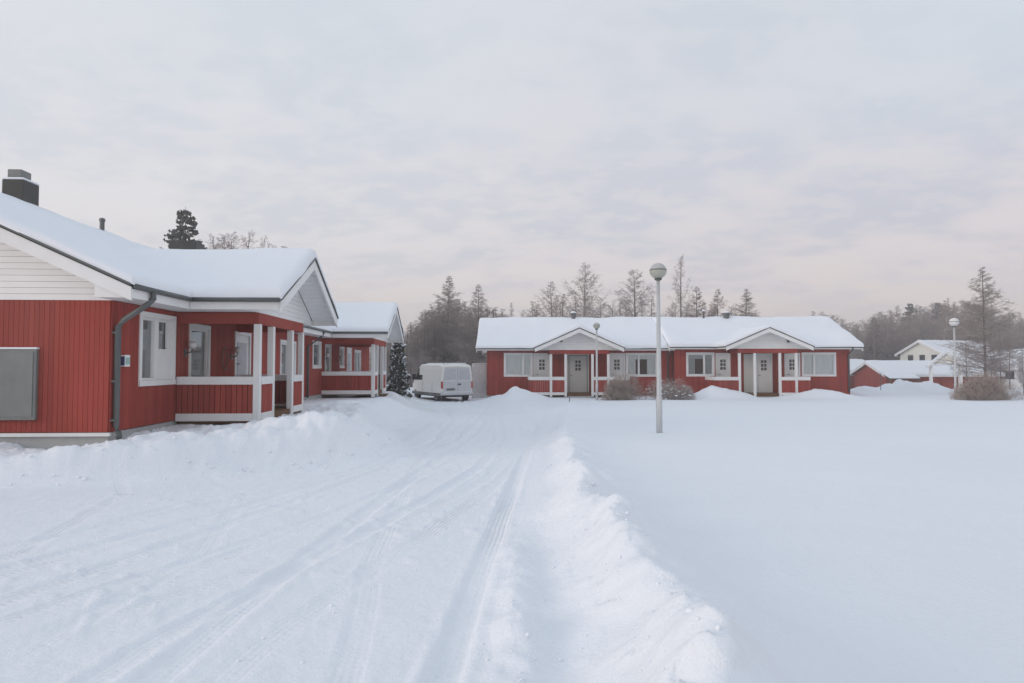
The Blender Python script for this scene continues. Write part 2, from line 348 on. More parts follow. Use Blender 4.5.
def make_ground():
    ys = [-8.0, -6, -4, -3, -2, -1, -0.4]
    y = 0.0
    while y < 340:
        ys.append(y); y += max(0.014, 0.0065 * (y + 0.3)) if y < 60 else 0.06 * y
    ys = np.array(ys); t = np.linspace(-1, 1, 980)
    t = np.sign(t) * (0.55 * np.abs(t) + 0.45 * np.abs(t) ** 2.2)
    T, Y = np.meshgrid(t, ys)
    X = T * (4.0 + np.maximum(Y, 0) * 1.12 + np.maximum(-Y, 0) * 0.3) * 1.12
    X = np.where(True, X, X)
    Z = zg(X, Y)
    nr, nc = X.shape
    co = np.stack([X, Y, Z], -1).reshape(-1, 3)
    idx = np.arange(nr * nc).reshape(nr, nc)
    q = np.stack([idx[:-1, :-1], idx[:-1, 1:], idx[1:, 1:], idx[1:, :-1]], -1).reshape(-1, 4)
    me = bpy.data.meshes.new('snow_ground')
    me.vertices.add(len(co)); me.vertices.foreach_set('co', co.ravel())
    me.loops.add(q.size); me.loops.foreach_set('vertex_index', q.ravel().astype(np.int32))
    me.polygons.add(len(q)); me.polygons.foreach_set('loop_start', np.arange(0, q.size, 4, dtype=np.int32))
    me.polygons.foreach_set('loop_total', np.full(len(q), 4, np.int32))
    me.polygons.foreach_set('use_smooth', np.ones(len(q), bool))
    me.update(calc_edges=True)
    for nm, arr in zip(('track_u', 'track_v', 'track_m'), track_attr(X, Y)):
        a = me.attributes.new(nm, 'FLOAT', 'POINT'); a.data.foreach_set('value', arr.ravel().astype(np.float32))
    me.materials.append(M['ground_snow'])
    o = bpy.data.objects.new('snow_ground', me); COL.objects.link(o)
    tag(o, 'snow covered yard and field with wheel tracks and ploughed banks', 'snow', kind='structure')
make_ground()

# loose clods thrown up by the plough: nobody could count them, one object
def clods():
    rng = random.Random(3); mb = MB()
    ico = [(0, 0, 1), (.89, 0, .45), (.28, .85, .45), (-.72, .53, .45), (-.72, -.53, .45), (.28, -.85, .45), (.72, .53, -.45), (-.28, .85, -.45), (-.89, 0, -.45), (-.28, -.85, -.45), (.72, -.53, -.45), (0, 0, -1)]
    fac = [(0, 1, 2), (0, 2, 3), (0, 3, 4), (0, 4, 5), (0, 5, 1), (1, 6, 2), (2, 7, 3), (3, 8, 4), (4, 9, 5), (5, 10, 1), (6, 7, 2), (7, 8, 3), (8, 9, 4), (9, 10, 5), (10, 6, 1), (11, 7, 6), (11, 8, 7), (11, 9, 8), (11, 10, 9), (11, 6, 10)]
    P = []
    for i in range(120):
        y = 2.2 + 16 * rng.random() ** 1.4; xc = float(interp(y, CREST)); x = xc - abs(rng.gauss(0, 0.33)) + 0.1
        P.append((x, y, rng.uniform(0.005, 0.014) if rng.random() < 0.9 else rng.uniform(0.014, 0.026)))
    for i in range(90):
        y = 2.4 + 4.2 * rng.random(); P.append((rng.gauss(0.02, 0.12), y, rng.uniform(0.004, 0.010)))
    for i in range(150):
        x = rng.uniform(-9.5, -2.0); yf = float(np.interp(x, [-10.5, -8, -5.8, -4.1, -2.9, -2.2], [7.2, 8.0, 8.7, 9.4, 10.2, 11.0])); P.append((x, yf + abs(rng.gauss(0, 0.7)) - 0.25, rng.uniform(0.010, 0.032)))
    for i in range(160):
        P.append((rng.uniform(-5, 0.4), rng.uniform(2.5, 12), rng.uniform(0.005, 0.014)))
    zz = zg(np.array([p[0] for p in P]), np.array([p[1] for p in P]))
    for (x, y, r), z in zip(P, zz):
        k = len(mb.v); sx, sy, sz = (rng.uniform(0.7, 1.3) for _ in range(3)); a = rng.uniform(0, 6.28)
        for v in ico:
            q = rng.uniform(0.75, 1.2) * r; vx, vy = v[0] * sx, v[1] * sy
            mb.v.append((x + q * (vx * math.cos(a) - vy * math.sin(a)), y + q * (vx * math.sin(a) + vy * math.cos(a)), z + 0.25 * r + q * 0.8 * sz * v[2]))
        mb.f += [tuple(k + i for i in f) for f in fac]
    o = mb.build('snow_clods', M['roof_snow'], smooth=True)
    tag(o, 'loose snow crumbs and clods scattered along the ploughed banks', 'snow clods', kind='stuff')
clods()

# ------------------------------------------------------------------ houses
def split_boards(mb, a0, a1, z0, z1, holes, put, bw=0.075, gap=0.005):
    """vertical boards over [a0,a1]x[z0,z1] leaving the holes (a0,a1,z0,z1) open; put(mb, a, b, z, y) adds one"""
    a = a0; cuts = sorted({a0, a1} | {h[0] for h in holes} | {h[1] for h in holes})
    cuts = [c for c in cuts if a0 <= c <= a1]
    for c0, c1 in zip(cuts[:-1], cuts[1:]):
        n = max(1, round((c1 - c0) / bw)); w = (c1 - c0) / n
        zs = [(z0, z1)]
        for h in holes:
            if h[0] <= c0 + 1e-6 and h[1] >= c1 - 1e-6:
                nz = []
                for (p, q) in zs:
                    if h[2] > p: nz.append((p, min(q, h[2])))
                    if h[3] < q: nz.append((max(p, h[3]), q))
                zs = [(p, q) for p, q in nz if q - p > 0.01]
        for i in range(n):
            for (p, q) in zs: put(mb, c0 + i * w + gap / 2, c0 + (i + 1) * w - gap / 2, p, q)

def pane_window(root, x0, x1, z0, z1, yf, mull=(), kind='plain', name='window', curtain='curtain'):
    """a window in the front wall: casing proud of the boards, sash, glass, curtains behind"""
    fr = MB(); c = 0.09
    fr.box(x0 - c, x1 + c, yf - 0.045, yf + 0.02, z1, z1 + c); fr.box(x0 - c, x1 + c, yf - 0.055, yf + 0.02, z0 - c, z0)
    fr.box(x0 - c, x0, yf - 0.043, yf + 0.02, z0, z1); fr.box(x1, x1 + c, yf - 0.043, yf + 0.02, z0, z1)
    s = 0.045
    fr.box(x0, x1, yf - 0.01, yf + 0.06, z0, z0 + s); fr.box(x0, x1, yf - 0.01, yf + 0.06, z1 - s, z1)
    fr.box(x0, x0 + s, yf - 0.01, yf + 0.06, z0 + s, z1 - s); fr.box(x1 - s, x1, yf - 0.01, yf + 0.06, z0 + s, z1 - s)
    for m in mull: fr.box(m - 0.05, m + 0.05, yf - 0.025, yf + 0.06, z0 + s, z1 - s)
    w = fr.build(name, M['white'], root)
    MB().box(x0 + s, x1 - s, yf + 0.03, yf + 0.036, z0 + s, z1 - s).build('pane', M['glass'], w)
    # curtains with folds
    n = 30
    spans = [(x0, x1)] if kind == 'plain' else [(x0, x0 + (x1 - x0) * 0.3), (x1 - (x1 - x0) * 0.3, x1)]
    for (a, b) in spans:
        cb = MB(); k = 0; xs = np.linspace(a, b, n + 1)
        for i, xx in enumerate(xs):
            yy = yf + 0.058 + 0.012 * math.sin(i * 1.55) + 0.006 * math.sin(i * 0.6)
            cb.v += [(xx, yy, z0), (xx, yy, z1)]
        for i in range(n): cb.f.append((k + 2 * i, k + 2 * i + 2, k + 2 * i + 3, k + 2 * i + 1))
        cb.build('curtain', M[curtain], w)
    MB().box(x0, x1, yf + 0.045, yf + 0.05, z1 - 0.26, z1).build('valance', M[curtain], w)
    return w

def door_leaf(root, x0, x1, z0, z1, yf, glaze='six', mat='white', label=None):
    fr = MB(); c = 0.08
    fr.box(x0 - c, x0, yf - 0.043, yf + 0.03, z0, z1 + c); fr.box(x1, x1 + c, yf - 0.043, yf + 0.03, z0, z1 + c)
    fr.box(x0, x1, yf - 0.043, yf + 0.03, z1, z1 + c)
    fr.box(x0, x1, yf, yf + 0.05, z0, z1)
    d = fr.build('door', M[mat], root)
    if mat == 'door':
        e = MB(); e.box(x0 + 0.0, x0 + 0.035, yf - 0.012, yf, z0, z1); e.box(x1 - 0.035, x1, yf - 0.012, yf, z0, z1); e.box(x0 + 0.035, x1 - 0.035, yf - 0.012, yf, z1 - 0.035, z1); e.build('seal', M['metal'], d)
    if label: d['label'] = label
    cx = (x0 + x1) / 2; pb = MB(); h = z1 - z0
    if glaze == 'six':
        w, g = 0.125, 0.045
        for i in (-1, 0):
            for j in range(3):
                a = cx + i * (w + g) + g / 2; zz = z0 + h * 0.60 + j * (0.155 + g)
                pb.box(a, a + w, yf - 0.012, yf + 0.01, zz, zz + 0.155)
    else:
        pb.box(x0 + 0.16, x1 - 0.16, yf - 0.012, yf + 0.01, z0 + h * 0.18, z1 - 0.17)
    pb.build('pane', M['dark_glass'] if glaze == 'six' else M['van_glass'], d)
    hb = MB(); hb.tube([(x0 + 0.09, yf, z0 + 1.0), (x0 + 0.09, yf - 0.06, z0 + 1.0), (x0 + 0.2, yf - 0.06, z0 + 1.0)], 0.012, 6)
    hb.build('handle', M['metal'], d)
    return d

def clapboards(axis, at, side, c, zb, za, pitch, bh=0.095, clip=None):
    """white horizontal boards filling a gable triangle; axis 'y': plane y=at facing side, spans x"""
    mb = MB(); z = zb
    while z < za - 0.03:
        z1 = min(z + bh, za - 0.005)
        h0 = (za - z) / pitch; h1 = (za - z1) / pitch
        if clip: h0 = min(h0, clip); h1 = min(h1, clip)
        o0, o1 = 0.007 * side, 0.004 * side
        def P(a, off, zz): return (a, at + off, zz) if axis == 'y' else (at + off, a, zz)
        mb.hexa([P(c - h0, o0, z), P(c + h0, o0, z), P(c + h0, -0.03 * side, z), P(c - h0, -0.03 * side, z),
                 P(c - h1, o1, z1 - 0.004), P(c + h1, o1, z1 - 0.004), P(c + h1, -0.03 * side, z1 - 0.004), P(c - h1, -0.03 * side, z1 - 0.004)])
        z = z1
    return mb

def roof_snow(root, rects, zfun, T, step, seed, name='roof_snow'):
    """snow lying on the roof: a height field over a union of rectangles, rounded at the edges"""
    xs = set(); ys = set()
    for (x0, x1, y0, y1) in rects: xs |= {x0, x1}; ys |= {y0, y1}
    def fill(vals):
        v = sorted(vals); out = []
        for a, b in zip(v[:-1], v[1:]):
            n = max(1, int(math.ceil((b - a) / step)))
            out += list(np.linspace(a, b, n, endpoint=False))
        return np.array(out + [v[-1]])
    # finer samples at the borders so that the edge is rounded
    for (x0, x1, y0, y1) in rects:
        for e in (0.03, 0.07, 0.13, 0.2): xs |= {x0 + e, x1 - e}; ys |= {y0 + e, y1 - e}
    X, Y = np.meshgrid(fill(xs), fill(ys), indexing='ij')
    d = np.full(X.shape, -9.0)
    for (x0, x1, y0, y1) in rects:
        d = np.maximum(d, np.minimum(np.minimum(X - x0, x1 - X), np.minimum(Y - y0, y1 - Y)))
    th = T * (0.50 + 0.50 * np.sqrt(np.clip(1 - (1 - np.clip(d / 0.13, 0, 1)) ** 2, 0, 1))) * (1 + 0.5 * fbm(X * 0.6, Y * 0.6, seed, 3))
    X0, Y0 = X, Y; e_ = (d < 0.015) * 1.0; X = X + e_ * 0.03 * vnoise(X * 1.7, Y * 1.7, seed + 8); Y = Y + e_ * 0.05 * vnoise(X0 * 1.7 + 4, Y * 1.7, seed + 9)
    base = zfun(X, Y); Z = base + th + 0.02 * fbm(X * 1.7, Y * 1.7, seed + 5, 3)
    nx, ny = X.shape; idx = np.arange(nx * ny).reshape(nx, ny)
    v = np.stack([X, Y, Z], -1).reshape(-1, 3).tolist(); f = []
    cxm = (X0[:-1, :-1] + X0[1:, 1:]) / 2; cym = (Y0[:-1, :-1] + Y0[1:, 1:]) / 2
    ins = np.zeros(cxm.shape, bool)
    for (x0, x1, y0, y1) in rects: ins |= (cxm > x0) & (cxm < x1) & (cym > y0) & (cym < y1)
    low = {}
    def lo(i, j):
        k = idx[i, j]
        if k not in low:
            low[k] = len(v); v.append([X[i, j], Y[i, j], float(base[i, j]) + 0.004])
        return low[k]
    for i in range(nx - 1):
        for j in range(ny - 1):
            if not ins[i, j]: continue
            f.append((idx[i, j], idx[i + 1, j], idx[i + 1, j + 1], idx[i, j + 1]))
            if j == 0 or not ins[i, j - 1]: f.append((lo(i, j), lo(i + 1, j), idx[i + 1, j], idx[i, j]))
            if j == ny - 2 or not ins[i, j + 1]: f.append((idx[i, j + 1], idx[i + 1, j + 1], lo(i + 1, j + 1), lo(i, j + 1)))
            if i == 0 or not ins[i - 1, j]: f.append((lo(i, j), idx[i, j], idx[i, j + 1], lo(i, j + 1)))
            if i == nx - 2 or not ins[i + 1, j]: f.append((idx[i + 1, j], lo(i + 1, j), lo(i + 1, j + 1), idx[i + 1, j + 1]))
    mb = MB(); mb.v = v; mb.f = [tuple(int(a) for a in q) for q in f]
    o = mb.build(name, M['roof_snow'], root, smooth=True)
    return o

def house_shell(root, P):
    """walls, main roof, cross gables, porches of one building; front faces local -y"""
    x0, x1, yf, D = P['x0'], P['x1'], P['yf'], P['D']
    zb, zt, ze, ov, ox, pt = P['zb'], P['zt'], P['ze'], P['ov'], P['ox'], P['pitch']
    yr = yf + D / 2; ye = yf - ov; zr = ze + pt * (D / 2 + ov)
    # walls
    holes = P['holes']
    wb = MB()
    split_boards(wb, x0, x1, zb, zt, holes, lambda m, a, b, p, q: m.box(a, b, yf - 0.022, yf, p, q))
    if P.get('left', True):
        split_boards(wb, yf, yf + D, zb, zt, [], lambda m, a, b, p, q: m.box(x0 - 0.022, x0, a, b, p, q))
    if P.get('right', True):
        split_boards(wb, yf, yf + D, zb, zt, [], lambda m, a, b, p, q: m.box(x1, x1 + 0.022, a, b, p, q))
    split_boards(wb, x0, x1, zb, zt, [], lambda m, a, b, p, q: m.box(a, b, yf + D, yf + D + 0.022, p, q), bw=0.4)
    wall = wb.build('wall', M['red'], root)
    bk = MB()                                                       # backing sheet behind the boards, with the same openings
    cuts = sorted({x0, x1} | {h[0] for h in holes} | {h[1] for h in holes})
    split_boards(bk, x0 + 0.002, x1 - 0.002, zb, zt - 0.002, holes, lambda m, a, b, p, q: m.box(a, b, yf + 0.002, yf + 0.06, p, q), bw=50, gap=0)
    bk.box(x0 + 0.002, x0 + 0.06, yf + 0.062, yf + D - 0.05, zb, zt - 0.002); bk.box(x1 - 0.06, x1 - 0.002, yf + 0.062, yf + D - 0.05, zb, zt - 0.002)
    bk.box(x0 + 0.062, x1 - 0.062, yf + D - 0.045, yf + D - 0.003, zb, zt - 0.002)
    bk.box(x0 + 0.1, x1 - 0.1, yf + 1.6, yf + 1.65, zb, zt - 0.1)      # inner partition so that rooms are dark
    bk.build('wall_backing', M['red_dark'], wall)
    pl = MB(); pl.box(x0 - 0.005, x1 + 0.005, yf - 0.005, yf + D + 0.005, zb - 0.6, zb - 0.012); pl.build('plinth', M['plinth'], root)
    tr = MB()
    if P.get('left', True): tr.box(x0 - 0.06, x0 - 0.006, yf - 0.05, yf + D, zb - 0.06, zb - 0.008)
    if P.get('ledge', False): tr.box(x0, x1, yf - 0.05, yf - 0.006, zb - 0.06, zb - 0.008)
    if tr.v: tr.build('base_ledge', M['white'], root)
    # main roof deck
    th = 0.07; rd = MB()
    xa, xb = x0 - (ox if P.get('left', True) else P.get('olx', 0.02)), x1 + (ox if P.get('right', True) else 0.02)
    yb = yf + D + ov
    rd.prism([(xa, ye, ze - th), (xa, yr, zr - th), (xa, yr, zr), (xa, ye, ze)], (xb - xa, 0, 0))
    rd.prism([(xa, yb, ze - th), (xa, yb, ze), (xa, yr, zr), (xa, yr, zr - th)], (xb - xa, 0, 0))
    pc = P['porches']
    for p in pc:
        c, hw = p['c'], p['hw']; pp = p.get('pitch', pt); zpr = ze + pp * hw; fy = yf - p['proj'] - p['fov']
        by = ye + (zpr - ze) / pt + 0.05
        rd.prism([(c - hw, fy, ze - th), (c, fy, zpr - th), (c, fy, zpr), (c - hw, fy, ze)], (0, by - fy, 0))
        rd.prism([(c, fy, zpr - th), (c + hw, fy, ze - th), (c + hw, fy, ze), (c, fy, zpr)], (0, by - fy, 0))
    roof = rd.build('roof', M['roofing'], root)
    # verge boards, soffits
    bh = 0.2
    def one(mb, name, mat, **k): return mb.build(name, M[mat], roof, **k)
    def verge(xp, sgn):
        e = 0.035 * sgn
        one(MB().prism([(xp, ye, ze - 0.045), (xp, yr, zr - 0.045), (xp, yr, zr - 0.045 - bh), (xp, ye, ze - 0.045 - bh)], (e, 0, 0)), 'bargeboard', 'white')
        one(MB().prism([(xp, yb, ze - 0.045), (xp, yb, ze - 0.045 - bh), (xp, yr, zr - 0.045 - bh), (xp, yr, zr - 0.045)], (e, 0, 0)), 'bargeboard', 'white')
        # lined verge overhang and the closed end of the boxed eave
        xw = x0 - 0.05 if sgn < 0 else x1 + 0.05; zl = th + 0.02
        for (ya, yc) in ((ye, yr), (yb, yr)):
            one(MB().prism([(xp - e * 0.2, ya, ze - zl), (xp - e * 0.2, yc, zr - zl), (xp - e * 0.2, yc, zr - zl - 0.015), (xp - e * 0.2, ya, ze - zl - 0.015)], (xw - xp, 0, 0)), 'verge_lining', 'white')
        one(MB().prism([(xp - e * 0.1, ye - 0.01, zt + 0.0), (xp - e * 0.1, yf - 0.01, zt + 0.0), (xp - e * 0.1, yf - 0.01, ze + pt * ov - th - 0.02), (xp - e * 0.1, ye - 0.01, ze - th - 0.005)], (-e * 0.5, 0, 0)), 'eave_end', 'white')
    if P.get('left', True): verge(xa, -1)
    if P.get('right', True) or P.get('stepped', False): verge(xb, 1)
    if P.get('stepl', False): verge(xa, -1)
    for p in pc:
        c, hw = p['c'], p['hw']; pp = p.get('pitch', pt); zpr = ze + pp * hw; fy = yf - p['proj'] - p['fov']
        for s in (-1, 1):
            one(MB().prism([(c + s * hw, fy, ze - 0.045), (c, fy, zpr - 0.045), (c, fy, zpr - 0.045 - bh), (c + s * hw, fy, ze - 0.045 - bh)], (0, -0.035, 0)), 'bargeboard', 'white')
                                                      # dark metal edge above the boards
    def edge(p, q, off):
        p = np.array(p, float); q = np.array(q, float); o = np.array(off, float)
        one(MB().prism([p + (0, 0, 0.012), q + (0, 0, 0.012), q + (0, 0, -0.024), p + (0, 0, -0.024)], tuple(o)), 'edge_trim', 'metal')
    if P.get('left', True) or P.get('stepl', False): edge((xa - 0.002, ye, ze), (xa - 0.002, yr, zr), (-0.06, 0, 0))
    if P.get('right', True): edge((xb + 0.002, ye, ze), (xb + 0.002, yr, zr), (0.06, 0, 0))
    for p in pc:
        c, hw = p['c'], p['hw']; pp = p.get('pitch', pt); zpr = ze + pp * hw; fy = yf - p['proj'] - p['fov']
        for s in (-1, 1): edge((c + s * hw, fy - 0.002, ze), (c, fy - 0.002, zpr), (0, -0.06, 0))
    zs = zt + 0.005
    segs = []; cur = xa
    for p in sorted(pc, key=lambda q: q['c']):
        segs.append((cur, p['c'] - p['hw'])); cur = p['c'] + p['hw']
    segs.append((cur, xb))
    for (a, b) in segs:
        if b - a < 0.1: continue
        one(MB().box(a, b, ye + 0.02, yf - 0.024, zs, zs + 0.02), 'soffit', 'white')
        one(MB().box(a, b, ye - 0.012, ye + 0.015, zs - 0.01, ze - 0.072), 'fascia', 'white')
    for p in pc:
        c, hw = p['c'], p['hw']; fy = yf - p['proj'] - p['fov']; yp = yf - p['proj']
        cl, cr = p['cols'][0] - 0.07, p['cols'][-1] + 0.07
        for (a, b, e) in ((c - hw, cl, 1), (cr, c + hw, -1)):
            one(MB().box(a + 0.02, b - 0.02, yp - 0.05, yf - 0.03, zs, zs + 0.02), 'soffit', 'white')
        one(MB().box(c - hw - 0.012, c - hw + 0.015, fy + 0.01, ye - 0.02, zs - 0.01, ze - 0.072), 'fascia', 'white')
        one(MB().box(c + hw - 0.015, c + hw + 0.012, fy + 0.01, ye - 0.02, zs - 0.01, ze - 0.072), 'fascia', 'white')
        # lined underside of the projecting gable
        pp = p.get('pitch', pt); zpr = ze + pp * hw; n = 14
        for s in (-1, 1):
            sf = MB()
            for i in range(n):
                t0, t1 = i / n, (i + 0.93) / n
                pa = (c + s * hw * (1 - t0), ze + pp * hw * t0 - th - 0.004); pb = (c + s * hw * (1 - t1), ze + pp * hw * t1 - th - 0.004)
                sf.prism([(pa[0], fy + 0.005, pa[1]), (pb[0], fy + 0.005, pb[1]), (pb[0], fy + 0.005, pb[1] - 0.018), (pa[0], fy + 0.005, pa[1] - 0.018)], (0, p['fov'] - 0.04, 0))
            one(sf, 'gable_lining', 'white')
    # gutters
    def gut(a, b): one(MB().tube([a, b], P.get('gut', 0.041), 8), 'gutter', 'metal', smooth=True)
    for (a, b) in segs:
        if b - a > 0.1: gut((a - 0.01, ye - 0.05, ze - 0.035), (b + 0.01, ye - 0.05, ze - 0.035))
    for p in pc:
        c, hw = p['c'], p['hw']; fy = yf - p['proj'] - p['fov']
        for s in (-1, 1): gut((c + s * (hw + 0.05), ye - 0.05, ze - 0.035), (c + s * (hw + 0.05), fy - 0.02, ze - 0.035))
    # snow
    def zmain(X, Y):
        m = np.minimum(ze + pt * (Y - ye), ze + pt * (yb - Y))
        out = m
        for p in pc:
            pp = p.get('pitch', pt); q = ze + pp * (p['hw'] - np.abs(X - p['c']))
            q = np.where(np.abs(X - p['c']) < p['hw'] + 0.14, q, -9)
            k = 0.06; h = np.clip(0.5 + 0.5 * (out - q) / k, 0, 1)
            out = np.where(q < -5, out, q * (1 - h) + out * h + k * h * (1 - h))
        return out
    rects = [(xa - 0.05, xb + 0.05, ye - 0.06, yb + 0.04)]
    for p in pc: rects.append((p['c'] - p['hw'] - 0.05, p['c'] + p['hw'] + 0.05, yf - p['proj'] - p['fov'] - 0.06, ye + 0.3))
    roof_snow(roof, rects, zmain, P.get('snow', 0.2), P.get('step', 0.2), P.get('seed', 3))
    # main gable cladding
    za = zr - th - 0.01
    if P.get('left', True): clapboards('x', x0 - 0.03, -1, yr, zt, za, pt, clip=D / 2 + 0.02).build('gable', M['siding'], root)
    if P.get('right', True): clapboards('x', x1 + 0.03, 1, yr, zt, za, pt, clip=D / 2 + 0.02).build('gable', M['siding'], root)
    # porches
    for p in pc:
        c, hw = p['c'], p['hw']; yp = yf - p['proj']; pp = p.get('pitch', pt); zpr = ze + pp * hw
        cl, cr = p['cols'][0] - 0.07, p['cols'][-1] + 0.07; fz = p['fz']
        clapboards('y', yp - 0.02, -1, c, zt, zpr - th - 0.03, pp, clip=hw - 0.06).build('porch_gable', M['siding'], root)
        fb = MB(); fb.box(cl, cr, yp - 0.03, yp + 0.05, fz, zt - 0.003)
        for xx in (cl, cr - 0.06): fb.box(xx, xx + 0.06, yp + 0.053, yf - 0.025, fz, zt - 0.003)
        fb.build('porch_beam', M['red'], root)
        MB().box(cl + 0.065, cr - 0.065, yp + 0.055, yf - 0.03, zt - 0.03, zt - 0.005).build('porch_ceiling', M['brown'], root)
        for xx in p['cols']:
            MB().box(xx - 0.065, xx + 0.065, yp - 0.055, yp + 0.065, p['base'][0] - 0.1, fz - 0.002).build('porch_column', M['white'], root, bevel=0.008)
        r0, r1 = p['rail']; b0, b1 = p['base']
        for (ax, ay, bx, by2) in p['rails']:
            top = MB(); fill = MB(); bas = MB()
            if abs(ay - by2) < 1e-6:
                top.box(ax, bx, ay - 0.075, ay + 0.06, r0, r1); bas.box(ax, bx, ay - 0.07, ay + 0.05, b0, b1)
                split_boards(fill, ax, bx, b1, r0, [], lambda m, a, b, s, t: m.box(a, b, ay - 0.045, ay + 0.02, s, t), bw=0.1, gap=0.012)
            else:
                top.box(ax - 0.075, ax + 0.06, min(ay, by2), max(ay, by2), r0, r1); bas.box(ax - 0.07, ax + 0.05, min(ay, by2), max(ay, by2), b0, b1)
                split_boards(fill, min(ay, by2), max(ay, by2), b1, r0, [], lambda m, a, b, s, t: m.box(ax - 0.045, ax + 0.02, a, b, s, t), bw=0.1, gap=0.012)
            t = fill.build('railing', M['red'], root)
            top.build('top_rail', M['white'], t, bevel=0.01); bas.build('base_board', M['white'], t)
        fl = MB(); fl.box(p['floor'][0], p['floor'][1], yp - 0.02, yf - 0.03, b0 - 0.05, b0 + 0.09); fl.build('porch_floor', M['brown'], root)
        stp = MB(); sx0, sx1 = p['cols'][1] + 0.1, p['cols'][2] - 0.1
        stp.box(sx0, sx1, yp - 0.32, yp - 0.075, b0 - 0.35, b0 - 0.06)
        stp.build('porch_step', M[p.get('step', 'brown')], root)
        for xx in p.get('posts', ()):
            MB().box(xx - 0.06, xx + 0.06, yp - 0.055, yp + 0.06, b0, r0 - 0.002).build('railing_post', M['white'], root)
    return roof, dict(yr=yr, ye=ye, zr=zr, xa=xa, xb=xb)

def wall_lamp(root, x, y, z):
    a = MB(); a.tube([(x, y, z), (x, y - 0.12, z + 0.02), (x, y - 0.14, z + 0.1)], 0.014, 6); a.box(x - 0.05, x + 0.05, y - 0.02, y, z - 0.07, z + 0.07)
    o = a.build('wall_lamp', M['metal'], root)
    MB().lathe([(0.02, 0.08), (0.06, 0.1), (0.08, 0.15), (0.07, 0.20), (0.04, 0.225), (0.01, 0.23)], (x, y - 0.14, z), 14).build('lamp_shade', M['white_globe'], o, smooth=True)

# --- near row house (front faces right, +X; its local x runs away from the camera)
YAW = math.atan(37 / F)
near = empty('row_house', (-6.18, 10.3, 0), math.pi / 2 + YAW,
             label='near red row house with snowy roof, white gables and pillared porches on the left', cat='house')
DU = 11.9; NL = 25.2
nz = dict(w0=1.17, w1=2.30)
npz = dict(proj=1.50, fov=0.62, fz=2.245, rail=(1.10, 1.25), base=(0.42, 0.56))
def near_porch(dx, hw=2.45, proj=1.5):
    cols = [2.30 + dx, 3.15 + dx, 4.55 + dx, 5.45 + dx]
    return dict(c=3.95 + dx, hw=hw, cols=cols, pitch=0.455 * 2.45 / hw, rails=[(cols[0], 0.065 - proj, cols[0], -0.03), (cols[0] + 0.066, -proj, cols[1] - 0.066, -proj), (cols[2] + 0.066, -proj, cols[3] - 0.066, -proj), (cols[3], 0.065 - proj, cols[3], -0.03)],
                floor=(cols[0], cols[3]), **dict(npz, proj=proj))
wins = []                                                          # x0, x1, z0, z1, mullions, kind, curtain
for dx in (0, DU):
    wins.append((2.86 + dx, 3.72 + dx, 0.75, 2.20, (), 'plain', 'valance'))
    wins.append((9.0 + dx, 10.5 + dx, 1.17, 2.12, (9.75 + dx,), 'plain', 'curtain'))
wins.append((0.92, 2.08, 1.20, 2.28, (), 'sides', 'curtain'))
wins.append((12.85, 13.95, 1.45, 2.24, (), 'plain', 'valance'))
wins.append((5.55 + DU, 6.3 + DU, 1.45, 2.2, (), 'plain', 'valance'))
doors = [(5.35, 6.3, 0.5, 2.18)]
holes = [w[:4] for w in wins] + [d for d in doors]
NP = dict(x0=0, x1=NL, yf=0, D=9.2, zb=0.44, zt=2.46, ze=2.66, ov=0.55, ox=0.48, pitch=0.458, holes=holes, porches=[near_porch(0), near_porch(DU, 2.6, 1.88)], snow=0.18, step=0.16, seed=3)
nroof, ng = house_shell(near, NP)
for w in wins[:4] + wins[5:]: pane_window(near, w[0], w[1], w[2], w[3], 0, w[4], w[5], curtain=w[6])
# kitchen window: tall left sash, right leaf a white panel with a small pane
k = wins[4]
kw = pane_window(near, k[0], k[1], k[2], k[3], 0, (1.42,), 'plain', curtain='valance')
pb = MB(); pb.box(1.47, 2.035, -0.012, 0.025, k[2] + 0.045, k[2] + 0.52); pb.box(1.47, 1.55, -0.012, 0.025, k[2] + 0.52, k[3] - 0.045); pb.box(1.88, 2.035, -0.012, 0.025, k[2] + 0.52, k[3] - 0.045); pb.box(1.55, 1.88, -0.03, 0.02, k[2] + 0.50, k[2] + 0.55)
pb.build('vent_panel', M['white'], kw)
for d in doors: door_leaf(near, *d[:2], d[2], d[3], 0, glaze='long')
door_leaf(near, 7.0 + DU, 7.9 + DU, 0.5, 2.18, -0.03, glaze='long')
for dx in (0, DU):
    wall_lamp(near, 2.62 + dx, -0.02, 1.70); wall_lamp(near, 5.08 + dx, -0.02, 1.66)
# downpipe at the near corner
dp = MB(); dp.tube([(0.02, -0.62, 2.60), (0.03, -0.62, 2.49), (0.05, -0.52, 2.40), (0.055, -0.16, 2.16), (0.055, -0.085, 2.06), (0.055, -0.085, 0.52), (0.0, -0.15, 0.42), (-0.12, -0.22, 0.38)], 0.045, 10)
dpo = dp.build('downpipe', M['metal'], near, smooth=True)
for zz in (1.95, 1.2, 0.6): MB().box(0.0, 0.11, -0.10, -0.024, zz, zz + 0.03).build('bracket', M['metal'], dpo)
dp = MB(); dp.tube([(11.9, -0.62, 2.60), (11.9, -0.5, 2.40), (11.9, -0.085, 2.1), (11.9, -0.085, 0.4)], 0.04, 8); dp.build('downpipe', M['metal'], near, smooth=True)
# snow lying along the rails
# house number lamp
nl = MB(); nl.box(0.25, 0.41, -0.10, -0.024, 1.44, 1.625); no = nl.build('house_number_lamp', M['white'], near, bevel=0.006)
MB().box(0.262, 0.398, -0.104, -0.101, 1.475, 1.585).build('face_plate', M['teal'], no)
MB().box(0.243, 0.249, -0.095, -0.03, 1.46, 1.60).build('lamp_side', M['blue'], no)
